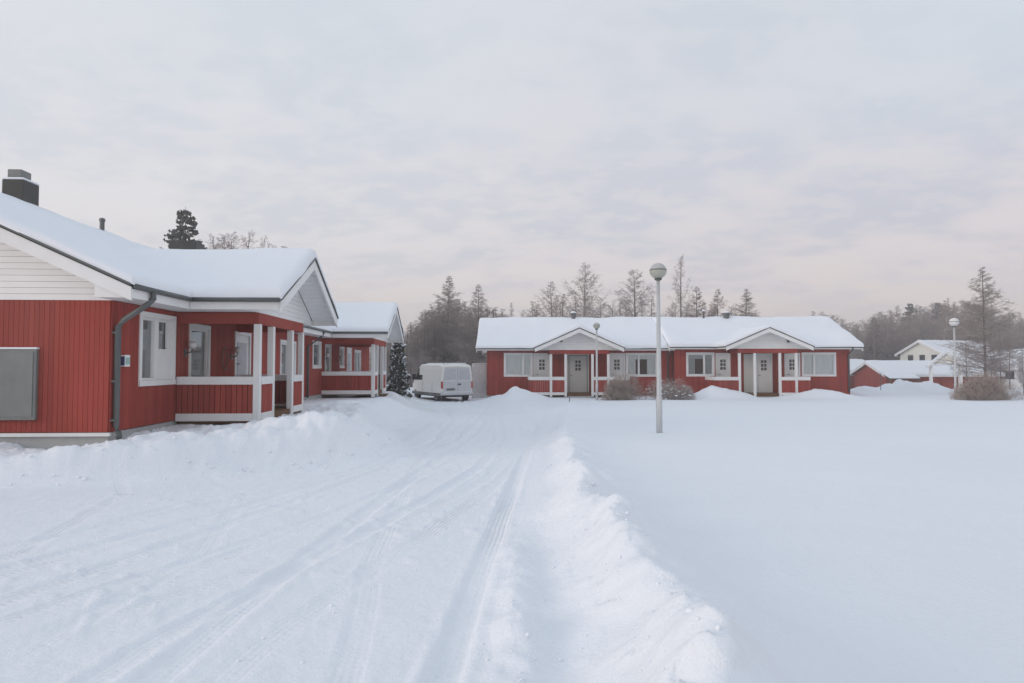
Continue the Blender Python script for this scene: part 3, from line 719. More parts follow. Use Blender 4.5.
# roof furniture
zr = ng['zr']; yr = ng['yr']
ch = MB(); ch.box(4.6, 5.15, yr - 0.24, yr + 0.22, zr - 0.3, zr + 0.55); cho = ch.build('chimney', M['chimney'], nroof, bevel=0.02)
MB().box(4.68, 5.02, yr - 0.14, yr + 0.16, zr + 0.60, zr + 0.80).build('chimney_cap', M['cabinet'], cho, bevel=0.015)
MB().box(4.59, 5.16, yr - 0.25, yr + 0.23, zr + 0.552, zr + 0.598).build('chimney_snow', M['roof_snow'], cho, bevel=0.03)
MB().lathe([(0.06, -0.3), (0.06, 0.34), (0.075, 0.35), (0.075, 0.42), (0.04, 0.44)], (8.0, yr - 0.1, zr), 12).build('vent_pipe', M['metal'], nroof, smooth=False)
MB().box(13.2, 14.0, yr - 0.46, yr + 0.46, zr - 0.3, zr + 0.80).build('chimney', M['chimney'], nroof, bevel=0.02)
# wreath and rail ornament on the near porch
wr = MB(); pts = [(4.55, -0.05, 1.62)]
wr.tube([(4.62 + 0.17 * math.cos(t), -0.045, 1.62 + 0.24 * math.sin(t)) for t in np.linspace(0, 2 * math.pi, 25)], 0.011, 6, cap=False)
wo = wr.build('wreath', M['needle_frost']); wo.parent = None
from mathutils import Matrix, Vector
def house_to_world(root, o):
    bpy.context.view_layer.update(); o.matrix_world = root.matrix_world.copy()
house_to_world(near, wo)
tag(wo, 'thin frosted wreath hung on the porch wall beside the white glazed door', 'wreath')

# electric cabinet on the gable wall
cb = empty('electric_cabinet', (-6.18 - 1.62, 10.3 + -0.05, 0), YAW, label='grey sheet metal cabinet fixed to the red gable wall, snow on its top', cat='cabinet')
MB().box(-0.55, 0.58, -0.12, -0.03, 0.63, 1.70).build('body', M['cabinet'], cb, bevel=0.012)
m = MB(); m.box(-0.5, 0.54, -0.132, -0.122, 0.68, 1.66); m.build('door_panel', M['cabinet'], cb, bevel=0.004)
MB().box(-0.56, 0.59, -0.13, -0.03, 1.703, 1.735).build('snow', M['roof_snow'], cb, bevel=0.015)

# --- far row house, two halves, the right one a little forward
far = empty('row_house', (-1.36, 37.0, 0), 0, label='long red row house with two pillared entrance gables across the snowfield behind the near lamp', cat='house')
fpz = dict(proj=1.50, fov=0.55, fz=2.08, rail=(0.70, 0.88), base=(-0.08, 0.06), step='plinth')
A = dict(x0=0, x1=10.2, yf=0, D=6.8, zb=-0.17, zt=2.30, ze=2.43, ov=0.55, ox=0.55, pitch=0.462, right=False, gut=0.03, snow=0.2, step=0.22, seed=11, porches=[
    dict(c=4.88, hw=2.32, pitch=0.44, cols=[3.42, 4.2, 5.62, 6.46], rails=[(2.30, -1.5, 3.354, -1.5), (3.486, -1.5, 4.134, -1.5), (5.686, -1.5, 6.394, -1.5), (6.526, -1.5, 7.55, -1.5), (2.30, -1.43, 2.30, -0.03), (7.55, -1.43, 7.55, -0.03)], floor=(2.3, 7.55), posts=(), **fpz)])
B = dict(x0=10.22, x1=19.78, yf=-0.4, D=6.8, zb=-0.17, zt=2.36, ze=2.49, ov=0.55, ox=0.45, pitch=0.442, left=False, stepl=True, olx=0.35, gut=0.03, snow=0.2, step=0.22, seed=17, porches=[
    dict(c=14.65, hw=2.25, pitch=0.43, cols=[13.27, 14.06, 15.38, 16.23], rails=[(11.95, -1.9, 13.204, -1.9), (15.446, -1.9, 16.164, -1.9), (16.296, -1.9, 16.95, -1.9), (11.95, -1.83, 11.95, -0.43), (16.95, -1.83, 16.95, -0.43)], floor=(11.95, 16.95), posts=(), **dict(fpz, fz=2.13))])
aw = [(1.0, 2.42, 0.95, 2.08, (1.98,), 'plain', 'valance'), (7.72, 9.3, 0.95, 2.08, (8.35,), 'sides', 'curtain')]
ad = [(2.62, 3.40, 0.0, 2.08, 'six', 'white', None), (4.48, 5.52, -0.06, 2.04, 'six', 'door', 'grey door with small six pane window'), (6.78, 7.52, 0.0, 2.08, 'six', 'white', None)]
bw_ = [(10.95, 12.32, 0.97, 2.1, (11.85,), 'sides', 'curtain_grey'), (17.25, 18.95, 0.97, 2.1, (17.85,), 'plain', 'valance')]
bd = [(12.55, 13.2, 0.0, 2.08, 'six', 'white', None), (14.72, 15.48, -0.06, 2.06, 'six', 'white', None), (16.3, 17.0, 0.0, 2.08, 'six', 'white', None)]
A['holes'] = [w[:4] for w in aw] + [d[:4] for d in ad]
B['holes'] = [w[:4] for w in bw_] + [d[:4] for d in bd]
fra, ga = house_shell(far, A); frb, gb = house_shell(far, B)
for w in aw: pane_window(far, w[0], w[1], w[2], w[3], 0, w[4], w[5], curtain=w[6])
for w in bw_: pane_window(far, w[0], w[1], w[2], w[3], -0.4, w[4], w[5], curtain=w[6])
for d in ad: door_leaf(far, *d[:4], 0, glaze=d[4], mat=d[5], label=d[6])
for d in bd: door_leaf(far, *d[:4], -0.4, glaze=d[4], mat=d[5], label=d[6])
MB().box(14.0, 14.60, -0.44, -0.425, -0.05, 2.1).build('side_panel', M['door'], far)
for (xx, yy, zz0) in ((9.95, -0.09, 2.3), (19.7, -0.49, 2.36)):
    dp = MB(); dp.tube([(xx, yy - 0.5, zz0 + 0.05), (xx, yy - 0.4, zz0 - 0.05), (xx, yy, zz0 - 0.3), (xx, yy, 0.0)], 0.045, 8); dp.build('downpipe', M['metal'], far, smooth=True)
for g, rf, xx, h, r in ((ga, fra, 5.05, 0.24, 0.13), (gb, frb, 12.75, 0.34, 0.06), (gb, frb, 14.1, 0.24, 0.17)):
    o = MB().lathe([(r, -0.3), (r, h), (r * 1.4, h + 0.01), (r * 1.4, h + 0.12), (r * 0.5, h + 0.16)], (xx, g['yr'] - 0.25, g['zr']), 12).build('roof_vent', M['metal'], rf)
    MB().lathe([(r * 1.35, h + 0.121), (r * 1.2, h + 0.2), (r * 0.4, h + 0.24)], (xx, g['yr'] - 0.25, g['zr']), 12).build('vent_snow', M['roof_snow'], o, smooth=True)
for px_, pz_ in ((3.9, 2.72),): MB().box(px_, px_ + 0.12, -1.6, -1.54, pz_, pz_ + 0.12).build('gable_vent', M['metal'], far)
MB().box(15.75, 15.87, -2.0, -1.94, 2.68, 2.80).build('gable_vent', M['metal'], far)

# --- snow plastered board screen at the left end of the far house
sc = MB()
for i in range(6): sc.box(-2.22 + i * 0.13, -2.10 + i * 0.13, 38.0, 38.04, -0.5, 1.56 - 0.02 * (i % 2))
s_ = empty('board_fence', (-1.84, 38.0, -0.3), 0, label='pale snow plastered board screen between the white van and the far red house', cat='fence')
sm = MB()
for i in range(6): sm.box(-0.38 + i * 0.13, -0.26 + i * 0.13, 0, 0.04, -0.3, 1.84 - 0.02 * (i % 2))
sm.build('board_panel', M['screen_wood'], s_)
for xx in (-0.40, 0.42): MB().box(xx - 0.04, xx + 0.04, 0.045, 0.125, -0.3, 1.86).build('post', M['screen_wood'], s_)
MB().box(-0.4, 0.42, -0.02, 0.1, 1.845, 1.90).build('snow', M['roof_snow'], s_, bevel=0.02)

# ------------------------------------------------------------------ street lamps
def lamp(x, y, top, label, r=0.185, gm='globe', dm='globe_top'):
    z0 = zat(x, y); h = top - z0
    t = empty('street_lamp', (x, y, z0), 0, label=label, cat='street lamp', group='globe lamps standing in the snow')
    MB().lathe([(0.068, -0.3), (0.068, 0.75), (0.056, 0.78), (0.038, h - 2.1 * r)], n=16).build('post', M['post_metal'], t, smooth=True)
    hd = MB(); hd.lathe([(0.05, h - 2.15 * r), (0.075, h - 2.1 * r), (0.085, h - 1.92 * r)], n=16); hd.build('collar', M['metal'], t, smooth=True)
    c = h - r; pr = [(r * math.cos(a), c + r * 0.96 * math.sin(a)) for a in np.linspace(-1.2, 0.02, 12)]
    MB().lathe(pr, n=28).build('globe', M[gm], t, smooth=True)
    MB().lathe([(r * 1.005, c + 0.004), (r * 1.012, c + 0.015), (r * 1.0, c + 0.03)], n=28).build('band', M['cabinet'], t, smooth=True)
    pr = [(r * math.cos(a) * 0.99, c + r * 0.93 * math.sin(a)) for a in np.linspace(0.15, 1.5, 10)]
    MB().lathe(pr, n=28).build('dome', M[dm], t, smooth=True)
lamp(3.22, 14.7, 3.73, 'nearest tall globe lamp on a grey post in the middle of the snowfield')
lamp(4.16, 32.9, 3.60, 'globe lamp right before the left entrance gable of the far house', r=0.17)
lamp(22.6, 34.2, 3.92, 'globe lamp behind the brown bush at the right edge', r=0.225, gm='white_globe', dm='white_globe')

# ------------------------------------------------------------------ van
def make_van():
    z0 = zat(-3.35, 34.9) + 0.02
    t = empty('van', (-2.88, 35.2, z0 - 0.03), R(28), label='white panel van with dirty, shaded grey rear doors parked at the end of the ploughed lane', cat='van')
    # stations: y (rear 0 -> front 4.7), bottom z, waist z, roof z, half widths bottom / waist / roof
    S = [(0.00, 0.42, 1.05, 1.86, 0.86, 0.87, 0.79), (0.06, 0.34, 1.05, 1.93, 0.89, 0.90, 0.82), (0.6, 0.32, 1.05, 1.98, 0.90, 0.91, 0.84), (2.6, 0.32, 1.05, 1.98, 0.90, 0.91, 0.84),
         (3.25, 0.32, 1.04, 1.96, 0.90, 0.91, 0.83), (3.5, 0.32, 1.03, 1.88, 0.90, 0.905, 0.78), (4.1, 0.32, 1.00, 1.26, 0.89, 0.90, 0.76), (4.22, 0.32, 0.98, 1.14, 0.88, 0.885, 0.77), (4.5, 0.34, 0.88, 1.0, 0.84, 0.84, 0.72), (4.65, 0.40, 0.68, 0.78, 0.77, 0.77, 0.66)]
    mb = MB(); n = 0
    for (y, zb, zw, zr_, wb, ww, wr_) in S:
        ring = [(-wb, zb), (-wb - 0.01, (zb + zw) / 2), (-ww, zw), (-(ww * 0.35 + wr_ * 0.65), zw + (zr_ - zw) * 0.72), (-wr_, zr_ - 0.07), (-wr_ + 0.09, zr_), (0, zr_ + 0.03), (wr_ - 0.09, zr_), (wr_, zr_ - 0.07), ((ww * 0.35 + wr_ * 0.65), zw + (zr_ - zw) * 0.72), (ww, zw), (wb + 0.01, (zb + zw) / 2), (wb, zb)]
        mb.v += [(x, y, z) for x, z in ring]
    k = 13
    for i in range(len(S) - 1):
        for j in range(k):
            a = i * k + j; b = i * k + (j + 1) % k
            mb.f.append((a, a + k, b + k, b))
    mb.f.append(tuple(range(k))); mb.f.append(tuple(range((len(S) - 1) * k, len(S) * k))[::-1])
    body = mb.build('body', M['van_paint'], t, smooth=True)
    body.data.polygons.foreach_set('use_smooth', [False] * len(body.data.polygons))
    b = body.modifiers.new('soft edges', 'BEVEL'); b.width = 0.025; b.segments = 2; b.limit_method = 'ANGLE'; b.angle_limit = R(20)
    # rear doors as two panels
    for s in (-1, 1):
        d = MB(); d.prism([(s * 0.008, -0.012, 0.52), (s * 0.80, -0.012, 0.52), (s * 0.80, -0.012, 1.05), (s * 0.70, -0.012, 1.80), (s * 0.008, -0.012, 1.83)], (0, -0.02, 0))
        do = d.build('door', M['van_dirty_shade'], t, bevel=0.01)
        w = MB(); w.prism([(s * 0.10, -0.033, 1.17), (s * 0.70, -0.033, 1.17), (s * 0.625, -0.033, 1.70), (s * 0.10, -0.033, 1.72)], (0, -0.008, 0)); w.build('window', M['van_glass'], do)
    MB().box(-0.80, 0.80, -0.045, -0.033, 1.075, 1.10).build('trim_strip', M['van_paint'], t)
    MB().box(0.04, 0.2, -0.06, -0.033, 0.88, 0.945).build('handle', M['dark'], t)
    MB().box(-0.62, -0.14, -0.05, -0.033, 0.60, 0.70).build('licence_plate', M['bumper'], t)
    for s in (-1, 1):
        MB().box(min(s * 0.80, s * 0.895), max(s * 0.80, s * 0.895), -0.03, 0.10, 0.70, 1.06).build('tail_light', M['red_lens'], t, bevel=0.01)
        m_ = MB(); m_.box(min(s * 0.93, s * 1.13), max(s * 0.93, s * 1.13), 3.7, 3.8, 1.12, 1.42); m_.build('wing_mirror', M['rubber'], t, bevel=0.03)
        w = MB(); w.prism([(s * 0.905, 2.75, 1.10), (s * 0.905, 3.9, 1.10), (s * 0.83, 3.5, 1.72), (s * 0.83, 2.75, 1.75)], (s * 0.012, 0, 0)); w.build('side_window', M['dark_glass'], t)
        for ya in (1.25, 2.65): MB().box(min(s * 0.905, s * 0.918), max(s * 0.905, s * 0.918), ya, ya + 0.012, 0.48, 1.06).build('door_seam', M['bumper'], t)
        sk = MB(); sk.box(min(s * 0.80, s * 0.912), max(s * 0.80, s * 0.912), 0.1, 4.4, 0.30, 0.45); sk.build('side_skirt', M['bumper'], t, bevel=0.01)
    ws = MB(); ws.prism([(-0.74, 3.54, 1.82), (0.74, 3.54, 1.82), (0.72, 4.08, 1.28), (-0.72, 4.08, 1.28)], (0, 0.05, 0.05)); ws.build('windscreen', M['dark_glass'], t)
    bp = MB(); bp.box(-0.9, 0.9, -0.12, 0.1, 0.38, 0.50); bp.build('bumper', M['van_dirty_shade'], t, bevel=0.03)
    MB().box(-0.82, 0.82, -0.10, 0.05, 0.503, 0.53).build('bumper_snow', M['roof_snow'], t, bevel=0.01)
    MB().box(-0.7, 0.7, 0.15, 4.3, 0.24, 0.35).build('underbody', M['dark'], t)
    sn = MB(); sn.prism([(-0.64, 0.3, 1.975), (0.64, 0.3, 1.975), (0.66, 2.7, 1.975), (-0.66, 2.7, 1.975)], (0, 0, 0.055)); sn.build('roof_snow', M['roof_snow'], t, bevel=0.02)
    for s in (-1, 1):
        for yy in (0.75, 3.75):
            ty = MB(); ty.lathe([(0.2, -0.1), (0.29, -0.1), (0.325, -0.07), (0.325, 0.07), (0.29, 0.1), (0.2, 0.1)], n=24)
            ty.v = [(s * 0.80 + z, yy + x, 0.325 + y) for x, y, z in ty.v]
            wo_ = ty.build('wheel', M['rubber'], t, smooth=False)
            rm = MB(); rm.lathe([(0.02, -0.06), (0.21, -0.085), (0.21, 0.085), (0.02, 0.06)], n=20); rm.v = [(s * 0.80 + z * 1.25, yy + x, 0.325 + y) for x, y, z in rm.v]
            rm.build('rim', M['rim'], wo_)
make_van()

# ------------------------------------------------------------------ trees
def rvec(rng): 
    a = rng.uniform(0, 2 * math.pi); return np.array((math.cos(a), math.sin(a), 0))
def larch(seed, H=10.0, dens=1.0, spread=0.2, droop=0.0, twig_r=0.0072, start=0.12, mats=('bark_grey', 'twig'), up0=None):
    """bare larch: straight trunk, level whorls of limbs, each with side twigs and twiglets"""
    rng = random.Random(seed); tr = MB(); cr = MB()
    lean = rvec(rng) * 0.02 * H
    tp = [np.array((0, 0, 0.0)) + lean * (t ** 2) + np.array((0, 0, t * H)) for t in np.linspace(0, 1, 9)]
    tr.tube([tp[0] - (0, 0, 0.5)] + tp, [0.012 * H] + [0.011 * H * (1 - t) ** 0.8 + 0.008 for t in np.linspace(0, 1, 9)], 7)
    n = int(105 * dens)
    for i in range(n):
        t = start + (1 - start) * (i / n) ** 1.12; t = min(0.99, t + rng.uniform(-0.01, 0.01))
        o = lean * t * t + np.array((0, 0, t * H)); d = rvec(rng)
        Lb = H * spread * (1 - t) ** 1.05 * rng.uniform(0.6, 1.15) * min(1, (t - start) * 5 + 0.55) + 0.07
        up = rng.uniform(0.0, 0.32) + 0.22 * t - droop
        if up0:
            Lb = H * spread * math.sin(math.pi * min(1, 0.12 + 0.88 * (t - start) / (1 - start)) ** 0.75) * rng.uniform(0.55, 1.1) + 0.12
            up = up0 * rng.uniform(0.75, 1.3); d = d + np.array((0, 0, 0.0))
        pts = [o + d * Lb * s + np.array((0, 0, Lb * (up * s + (0.12 + 0.3 * droop) * s * s))) for s in (0, 0.35, 0.7, 1)]
        r0 = 0.006 + 0.007 * Lb
        cr.tube(pts, [r0, r0 * 0.75, r0 * 0.5, twig_r * 0.6], 4, cap=False)
        side = np.cross(d, (0, 0, 1)); m = int(5 + 9 * Lb)
        for j in range(m):
            s = rng.uniform(0.12, 1); b = pts[0] + (pts[-1] - pts[0]) * s
            td = d * rng.uniform(0.2, 0.9) + side * rng.choice((-1, 1)) * rng.uniform(0.3, 1) + np.array((0, 0, rng.uniform(-0.45, 0.55)))
            td /= np.linalg.norm(td); l = Lb * rng.uniform(0.12, 0.38) + 0.05; tw = min(1, 0.35 + Lb * 0.8)
            e = b + td * l
            cr.tube([b, b + td * l * 0.5 + np.array((0, 0, -0.02)), e], [twig_r, twig_r * 0.85, twig_r * 0.5], 3, cap=False)
            for q in range(4):
                s2 = rng.uniform(0.25, 1); b2 = b + td * l * s2; d2 = td + np.array((rng.uniform(-1, 1), rng.uniform(-1, 1), rng.uniform(-0.8, 0.7))); d2 /= np.linalg.norm(d2)
                cr.tube([b2, b2 + d2 * tw * rng.uniform(0.1, 0.32)], [twig_r * 0.85, twig_r * 0.45], 3, cap=False)
    return tr, cr, mats
def birch(seed, H=10.0, twig_r=0.0065, mats=('bark_pale', 'twig'), slim=1.0):
    """bare birch: forking limbs that rise steeply and end in a haze of fine twigs"""
    rng = random.Random(seed); tr = MB(); cr = MB()
    lean = rvec(rng) * 0.05 * H
    tp = [lean * t * t + np.array((0, 0, t * H)) + rvec(rng) * 0.01 * H * t for t in np.linspace(0, 1, 10)]
    tr.tube([tp[0] - (0, 0, 0.5)] + tp, [0.016 * H] + [0.015 * H * (1 - t) ** 0.9 + 0.008 for t in np.linspace(0, 1, 10)], 7)
    def grow(o, d, L, r, lvl):
        pts = [o]; dd = d.copy(); p = o
        for s in range(3):
            dd = dd + np.array((rng.uniform(-.18, .18), rng.uniform(-.18, .18), 0.10 if lvl < 2 else -0.08)); dd /= np.linalg.norm(dd)
            p = p + dd * L / 3; pts.append(p)
        cr.tube(pts, [r, r * 0.8, r * 0.6, max(r * 0.4, twig_r * 0.5)], 4 if lvl < 2 else 3, cap=False)
        if lvl >= 3: return
        for q in range((7, 7, 6)[lvl]):
            s = rng.uniform(0.25, 1); i = min(2, int(s * 3)); b = pts[i] + (pts[i + 1] - pts[i]) * (s * 3 - i)
            nd = dd + np.array((rng.uniform(-1, 1), rng.uniform(-1, 1), rng.uniform(-0.5, 0.45))) * 1.15; nd /= np.linalg.norm(nd)
            grow(b, nd, L * rng.uniform(0.35, 0.6) + 0.05, max(r * 0.5, twig_r), lvl + 1)
    for i in range(17):
        t = 0.22 + 0.76 * i / 17; o = tp[min(8, int(t * 9))] + (tp[min(9, int(t * 9) + 1)] - tp[min(8, int(t * 9))]) * (t * 9 - int(t * 9))
        d = rvec(rng) * rng.uniform(0.42, 0.85) * slim * (1 - 0.55 * t) + np.array((0, 0, rng.uniform(0.6, 1.0))); d /= np.linalg.norm(d)
        grow(o, d, H * 0.27 * (1 - t) ** 0.6 * min(1, 0.45 + 1.8 * (t - 0.2)) * rng.uniform(0.75, 1.1) + 0.3, 0.008 + 0.018 * (1 - t), 0)
    return tr, cr, mats
def spruce(seed, H=10.0, spread=0.2, snow=0.35, mats=('bark_grey', 'needle'), start=0.05, gaps=0.1, step=0.2):
    """spruce: drooping whorled boughs clothed in needle sprays, snow on the upper sides"""
    rng = random.Random(seed); tr = MB(); cr = MB(); sn = MB()
    tr.tube([(0, 0, -0.5), (0, 0, 0), (0, 0, H * 0.5), (0, 0, H)], [0.018 * H, 0.016 * H, 0.009 * H, 0.006], 7)
    t = start
    while t < 0.985:
        Lm = H * spread * (1 - t) ** 0.85 * rng.uniform(0.75, 1.12) + 0.12
        nb = 6 if t < 0.8 else 5; a0 = rng.uniform(0, 6.28)
        for k in range(nb):
            if rng.random() < gaps: continue
            a = a0 + k * 2 * math.pi / nb + rng.uniform(-0.3, 0.3); d = np.array((math.cos(a), math.sin(a), 0)); L = Lm * rng.uniform(0.65, 1.15)
            o = np.array((0, 0, t * H)); rise = 0.35 * t - 0.15
            pts = [o + d * L * s + np.array((0, 0, L * (rise * s - 0.32 * s * s + 0.16 * s ** 4))) for s in np.linspace(0, 1, 6)]
            cr.tube(pts, [0.02, 0.016, 0.013, 0.01, 0.008, 0.004], 3, cap=False)
            side = np.cross(d, (0, 0, 1)); m = int(12 + 20 * L)
            for j in range(m):
                s = rng.uniform(0.08, 1.02); i = min(4, int(s * 5)); b = pts[i] + (pts[i + 1] - pts[i]) * (s * 5 - i)
                w = (0.10 + 0.30 * L * (1 - s) ** 0.7) * rng.uniform(0.4, 1.1); sg = rng.choice((-1, 1))
                e = b + side * sg * w + d * w * 0.7 + np.array((0, 0, rng.uniform(-0.55, 0.35) * (w + 0.2)))
                wd = 0.045 + 0.05 * rng.random(); up = np.array((0, 0, wd))
                k0 = len(cr.v); md = (b + e) / 2
                cr.v += [tuple(b), tuple(md + d * wd - up * 0.4), tuple(e), tuple(md - d * wd - up)]; cr.f.append((k0, k0 + 1, k0 + 2, k0 + 3))
                k0 = len(cr.v); cr.v += [tuple(b), tuple(md + up), tuple(e), tuple(md - up * 1.6)]; cr.f.append((k0, k0 + 1, k0 + 2, k0 + 3))
                if rng.random() < snow:
                    k0 = len(sn.v); lift = np.array((0, 0, 0.03 + wd * 0.6)); ww = wd * rng.uniform(0.8, 1.7)
                    c0 = b + (e - b) * rng.uniform(0.2, 0.9) + lift; ax = (e - b) * 0.3
                    sn.v += [tuple(c0 - ax), tuple(c0 + d * ww), tuple(c0 + ax), tuple(c0 - d * ww), tuple(c0 + up * 0.8)]
                    sn.f += [(k0, k0 + 1, k0 + 4), (k0 + 1, k0 + 2, k0 + 4), (k0 + 2, k0 + 3, k0 + 4), (k0 + 3, k0, k0 + 4), (k0 + 3, k0 + 2, k0 + 1, k0)]
        t += step / H * rng.uniform(0.7, 1.2)
    return tr, cr, mats, sn
def bush(seed, W=1.5, H=1.3, n=420, twig_r=0.006, mats=('bark_grey', 'twig_bush'), snow=0.0):
    """bare shrub: arching stems and a haze of short twigs filling an uneven dome"""
    rng = random.Random(seed); st = MB(); cr = MB(); sn = MB()
    lobes = [(rng.uniform(-0.55, 0.55) * W, rng.uniform(-0.3, 0.3) * W, rng.uniform(0.36, 0.52) * W, H * rng.uniform(0.65, 1.0)) for _ in range(7)] + [(0, 0, 0.6 * W, H)]
    for i in range(n // 3):
        lx, ly, lr, lh = rng.choice(lobes); a = rng.uniform(0, 6.28); r = lr * rng.random() ** 0.5; t = rng.uniform(0.5, 0.97)
        e = np.array((lx + r * math.cos(a), ly + 0.7 * r * math.sin(a), lh * math.sqrt(max(0.02, 1 - (r / lr) ** 2)) * t)); o = np.array((e[0] * 0.45 + rng.gauss(0, .1), e[1] * 0.45, -0.2))
        m = (o + e) / 2 + np.array((rng.gauss(0, .06) + 0.1 * (e[0] - o[0]) * -1, rng.gauss(0, .06), 0.12 * e[2]))
        st.tube([o, m, e], [twig_r * 1.5, twig_r * 1.1, twig_r * 0.6], 3, cap=False)
    for i in range(n * 7):
        lx, ly, lr, lh = rng.choice(lobes); a = rng.uniform(0, 6.28); r = lr * rng.random() ** 0.5; top = lh * math.sqrt(max(0.0, 1 - (r / lr) ** 2))
        b = np.array((lx + r * math.cos(a), ly + 0.7 * r * math.sin(a), top * (0.12 + 0.86 * rng.random() ** 0.9)))
        d = np.array((b[0] / W * 0.8 + rng.gauss(0, .55), b[1] / W * 0.8 + rng.gauss(0, .55), 0.55 + rng.gauss(0, .45))); d /= np.linalg.norm(d); l = rng.uniform(0.08, 0.26) if rng.random() < 0.8 else rng.uniform(0.25, 0.5)
        k = d + np.array((rng.gauss(0, .3), rng.gauss(0, .3), rng.gauss(0, .3)))
        cr.tube([b - d * l * 0.5, b, b + k * l * 0.5], [twig_r, twig_r * 0.8, twig_r * 0.4], 3, cap=False)
        if rng.random() < snow * 0.12:
            c0 = b; rs = rng.uniform(0.04, 0.10); k0 = len(sn.v)
            sn.v += [tuple(c0 + np.array(q_) * rs) for q_ in ((1, 0, 0), (0, 1, 0), (-1, 0, 0), (0, -1, 0), (0, 0, 0.5), (0, 0, -0.3))]
            sn.f += [(k0, k0 + 1, k0 + 4), (k0 + 1, k0 + 2, k0 + 4), (k0 + 2, k0 + 3, k0 + 4), (k0 + 3, k0, k0 + 4), (k0 + 1, k0, k0 + 5), (k0 + 2, k0 + 1, k0 + 5), (k0 + 3, k0 + 2, k0 + 5), (k0, k0 + 3, k0 + 5)]
    return st, cr, mats, sn

PROTO = {}
def proto(key, name, parts, names=('trunk', 'crown')):
    r = bpy.data.objects.new(name, None)
    meshes = []
    for mb, nm, mt in zip((parts[0], parts[1]) + ((parts[3],) if len(parts) > 3 and parts[3].v else ()), names + ('snow',), (parts[2][0], parts[2][1], 'roof_snow')):
        me = bpy.data.meshes.new(nm); me.from_pydata(mb.v, [], mb.f); me.materials.append(M[mt]); me.update(); meshes.append((nm, me))
    PROTO[key] = (name, meshes, max(v[2] for v in parts[0].v + parts[1].v))
def plant(key, x, y, h, label, cat='tree', group=None, rz=None, wide=1.0, H0=None, z=None):
    name, meshes, top = PROTO[key]
    H0 = H0 or top
    t = empty(name, (x, y, zat(x, y) if z is None else z), random.uniform(0, 6.28) if rz is None else rz, label=label, cat=cat, group=group)
    s = h / H0; t.scale = (s * wide, s * wide, s)
    for nm, me in meshes:
        o = bpy.data.objects.new(nm, me); COL.objects.link(o); o.parent = t
        if nm == 'snow': o['kind'] = 'stuff'
    return t
proto('larch0', 'larch_tree', larch(1, spread=0.24, dens=1.1)); proto('larch1', 'larch_tree', larch(2, spread=0.28, dens=1.2)); proto('larch2', 'larch_tree', larch(3, spread=0.20, dens=1.0, mats=('bark_grey', 'twig_red')))
proto('larch3', 'larch_tree', larch(4, spread=0.26, dens=1.3, start=0.05)); proto('larchw', 'larch_tree', larch(9, spread=0.40, dens=1.7, start=0.15, droop=0.05))
proto('larchc', 'larch_tree', larch(41, spread=0.46, dens=1.9, start=0.08)); proto('larchd', 'larch_tree', larch(42, spread=0.38, dens=1.6, start=0.08, mats=('bark_grey', 'twig_red')))
proto('birch0', 'birch_tree', larch(11, spread=0.155, dens=0.95, up0=1.25, start=0.15, twig_r=0.0062, mats=('bark_pale', 'twig'))); proto('birch1', 'birch_tree', larch(12, spread=0.17, dens=0.9, up0=1.0, start=0.12, twig_r=0.0062, mats=('bark_pale', 'twig_red')))
proto('birch2', 'birch_tree', larch(13, spread=0.19, dens=1.1, up0=0.95, start=0.1, twig_r=0.0065)); proto('birch3', 'birch_tree', larch(14, spread=0.085, dens=0.6, up0=2.2, start=0.2, twig_r=0.006))
proto('birch4', 'birch_tree', birch(15, mats=('bark_pale', 'twig_red')))
proto('spruce0', 'spruce_tree', spruce(21, spread=0.34, snow=0.08, gaps=0.32, step=0.27)); proto('spruce1', 'spruce_tree', spruce(22, spread=0.24, snow=0.1, mats=('bark_grey', 'needle_frost'), gaps=0.3)); proto('spruce2', 'spruce_tree', spruce(23, spread=0.26, snow=0.15, mats=('bark_grey', 'needle_frost'), gaps=0.25))
proto('spruce_small', 'spruce_tree', spruce(25, H=3.2, spread=0.26, snow=0.22, step=0.17))
proto('bush0', 'shrub', bush(31, W=1.5, H=1.42, n=560, mats=('bark_grey', 'twig_bush')), ('stem', 'twigs'))
proto('bush1', 'shrub', bush(32, W=1.25, H=1.12, n=360, mats=('bark_grey', 'twig_pale'), snow=0.2), ('stem', 'twigs'))
proto('bush2', 'shrub', bush(33, W=2.35, H=1.46, n=900, mats=('bark_grey', 'twig_bush')), ('stem', 'twigs'))

def at(px, Y): return (px - 512) * Y / F
def hgt(py, Y, x):
    """tree height so that its tip is seen at picture row py"""
    return EYE + (366 - py) * Y / F - zat(x, Y)
def tree(key, px, py, Y, label, group=None, wide=1.0, rz=None):
    x = at(px, Y); return plant(key, x, Y, hgt(py, Y, x), label, group=group, wide=wide, rz=rz)
# single trees one can tell apart
tree('spruce0', 183, 205, 46, 'dark spruce showing above the near house roof between the roof vents', wide=1.1)
x = at(398, 31.5); plant('spruce_small', x, 31.5, 2.7, 'small snow hung spruce at the far end of the near red house', H0=3.2, wide=0.85)
tree('larchc', 447, 275, 62, 'tallest larch of the wood behind the white van')
tree('larchc', 479, 284, 60, 'bare larch just left of the far red house roof', wide=0.9, rz=2.0)
tree('birch1', 553, 281, 58, 'reddish bare birch behind the left part of the far house roof', wide=1.1)
tree('birch0', 583, 262, 56, 'tall pale birch above the first roof vent of the far house', wide=1.15)
tree('birch2', 636, 268, 57, 'dense grey birch just left of the near lamp globe', wide=1.15)
tree('birch3', 681, 253, 56, 'slender twin topped birch standing highest right of the near lamp', wide=0.9)
tree('larchd', 697, 286, 58, 'bare larch immediately right of the slender tall birch', rz=0.5)
tree('larchd', 717, 288, 57, 'bare larch behind the thin roof pipe of the far house', rz=2.5)
tree('larchw', 745, 288, 55, 'wide spreading larch behind the dark roof vent, rightmost over the far roof', wide=1.15)
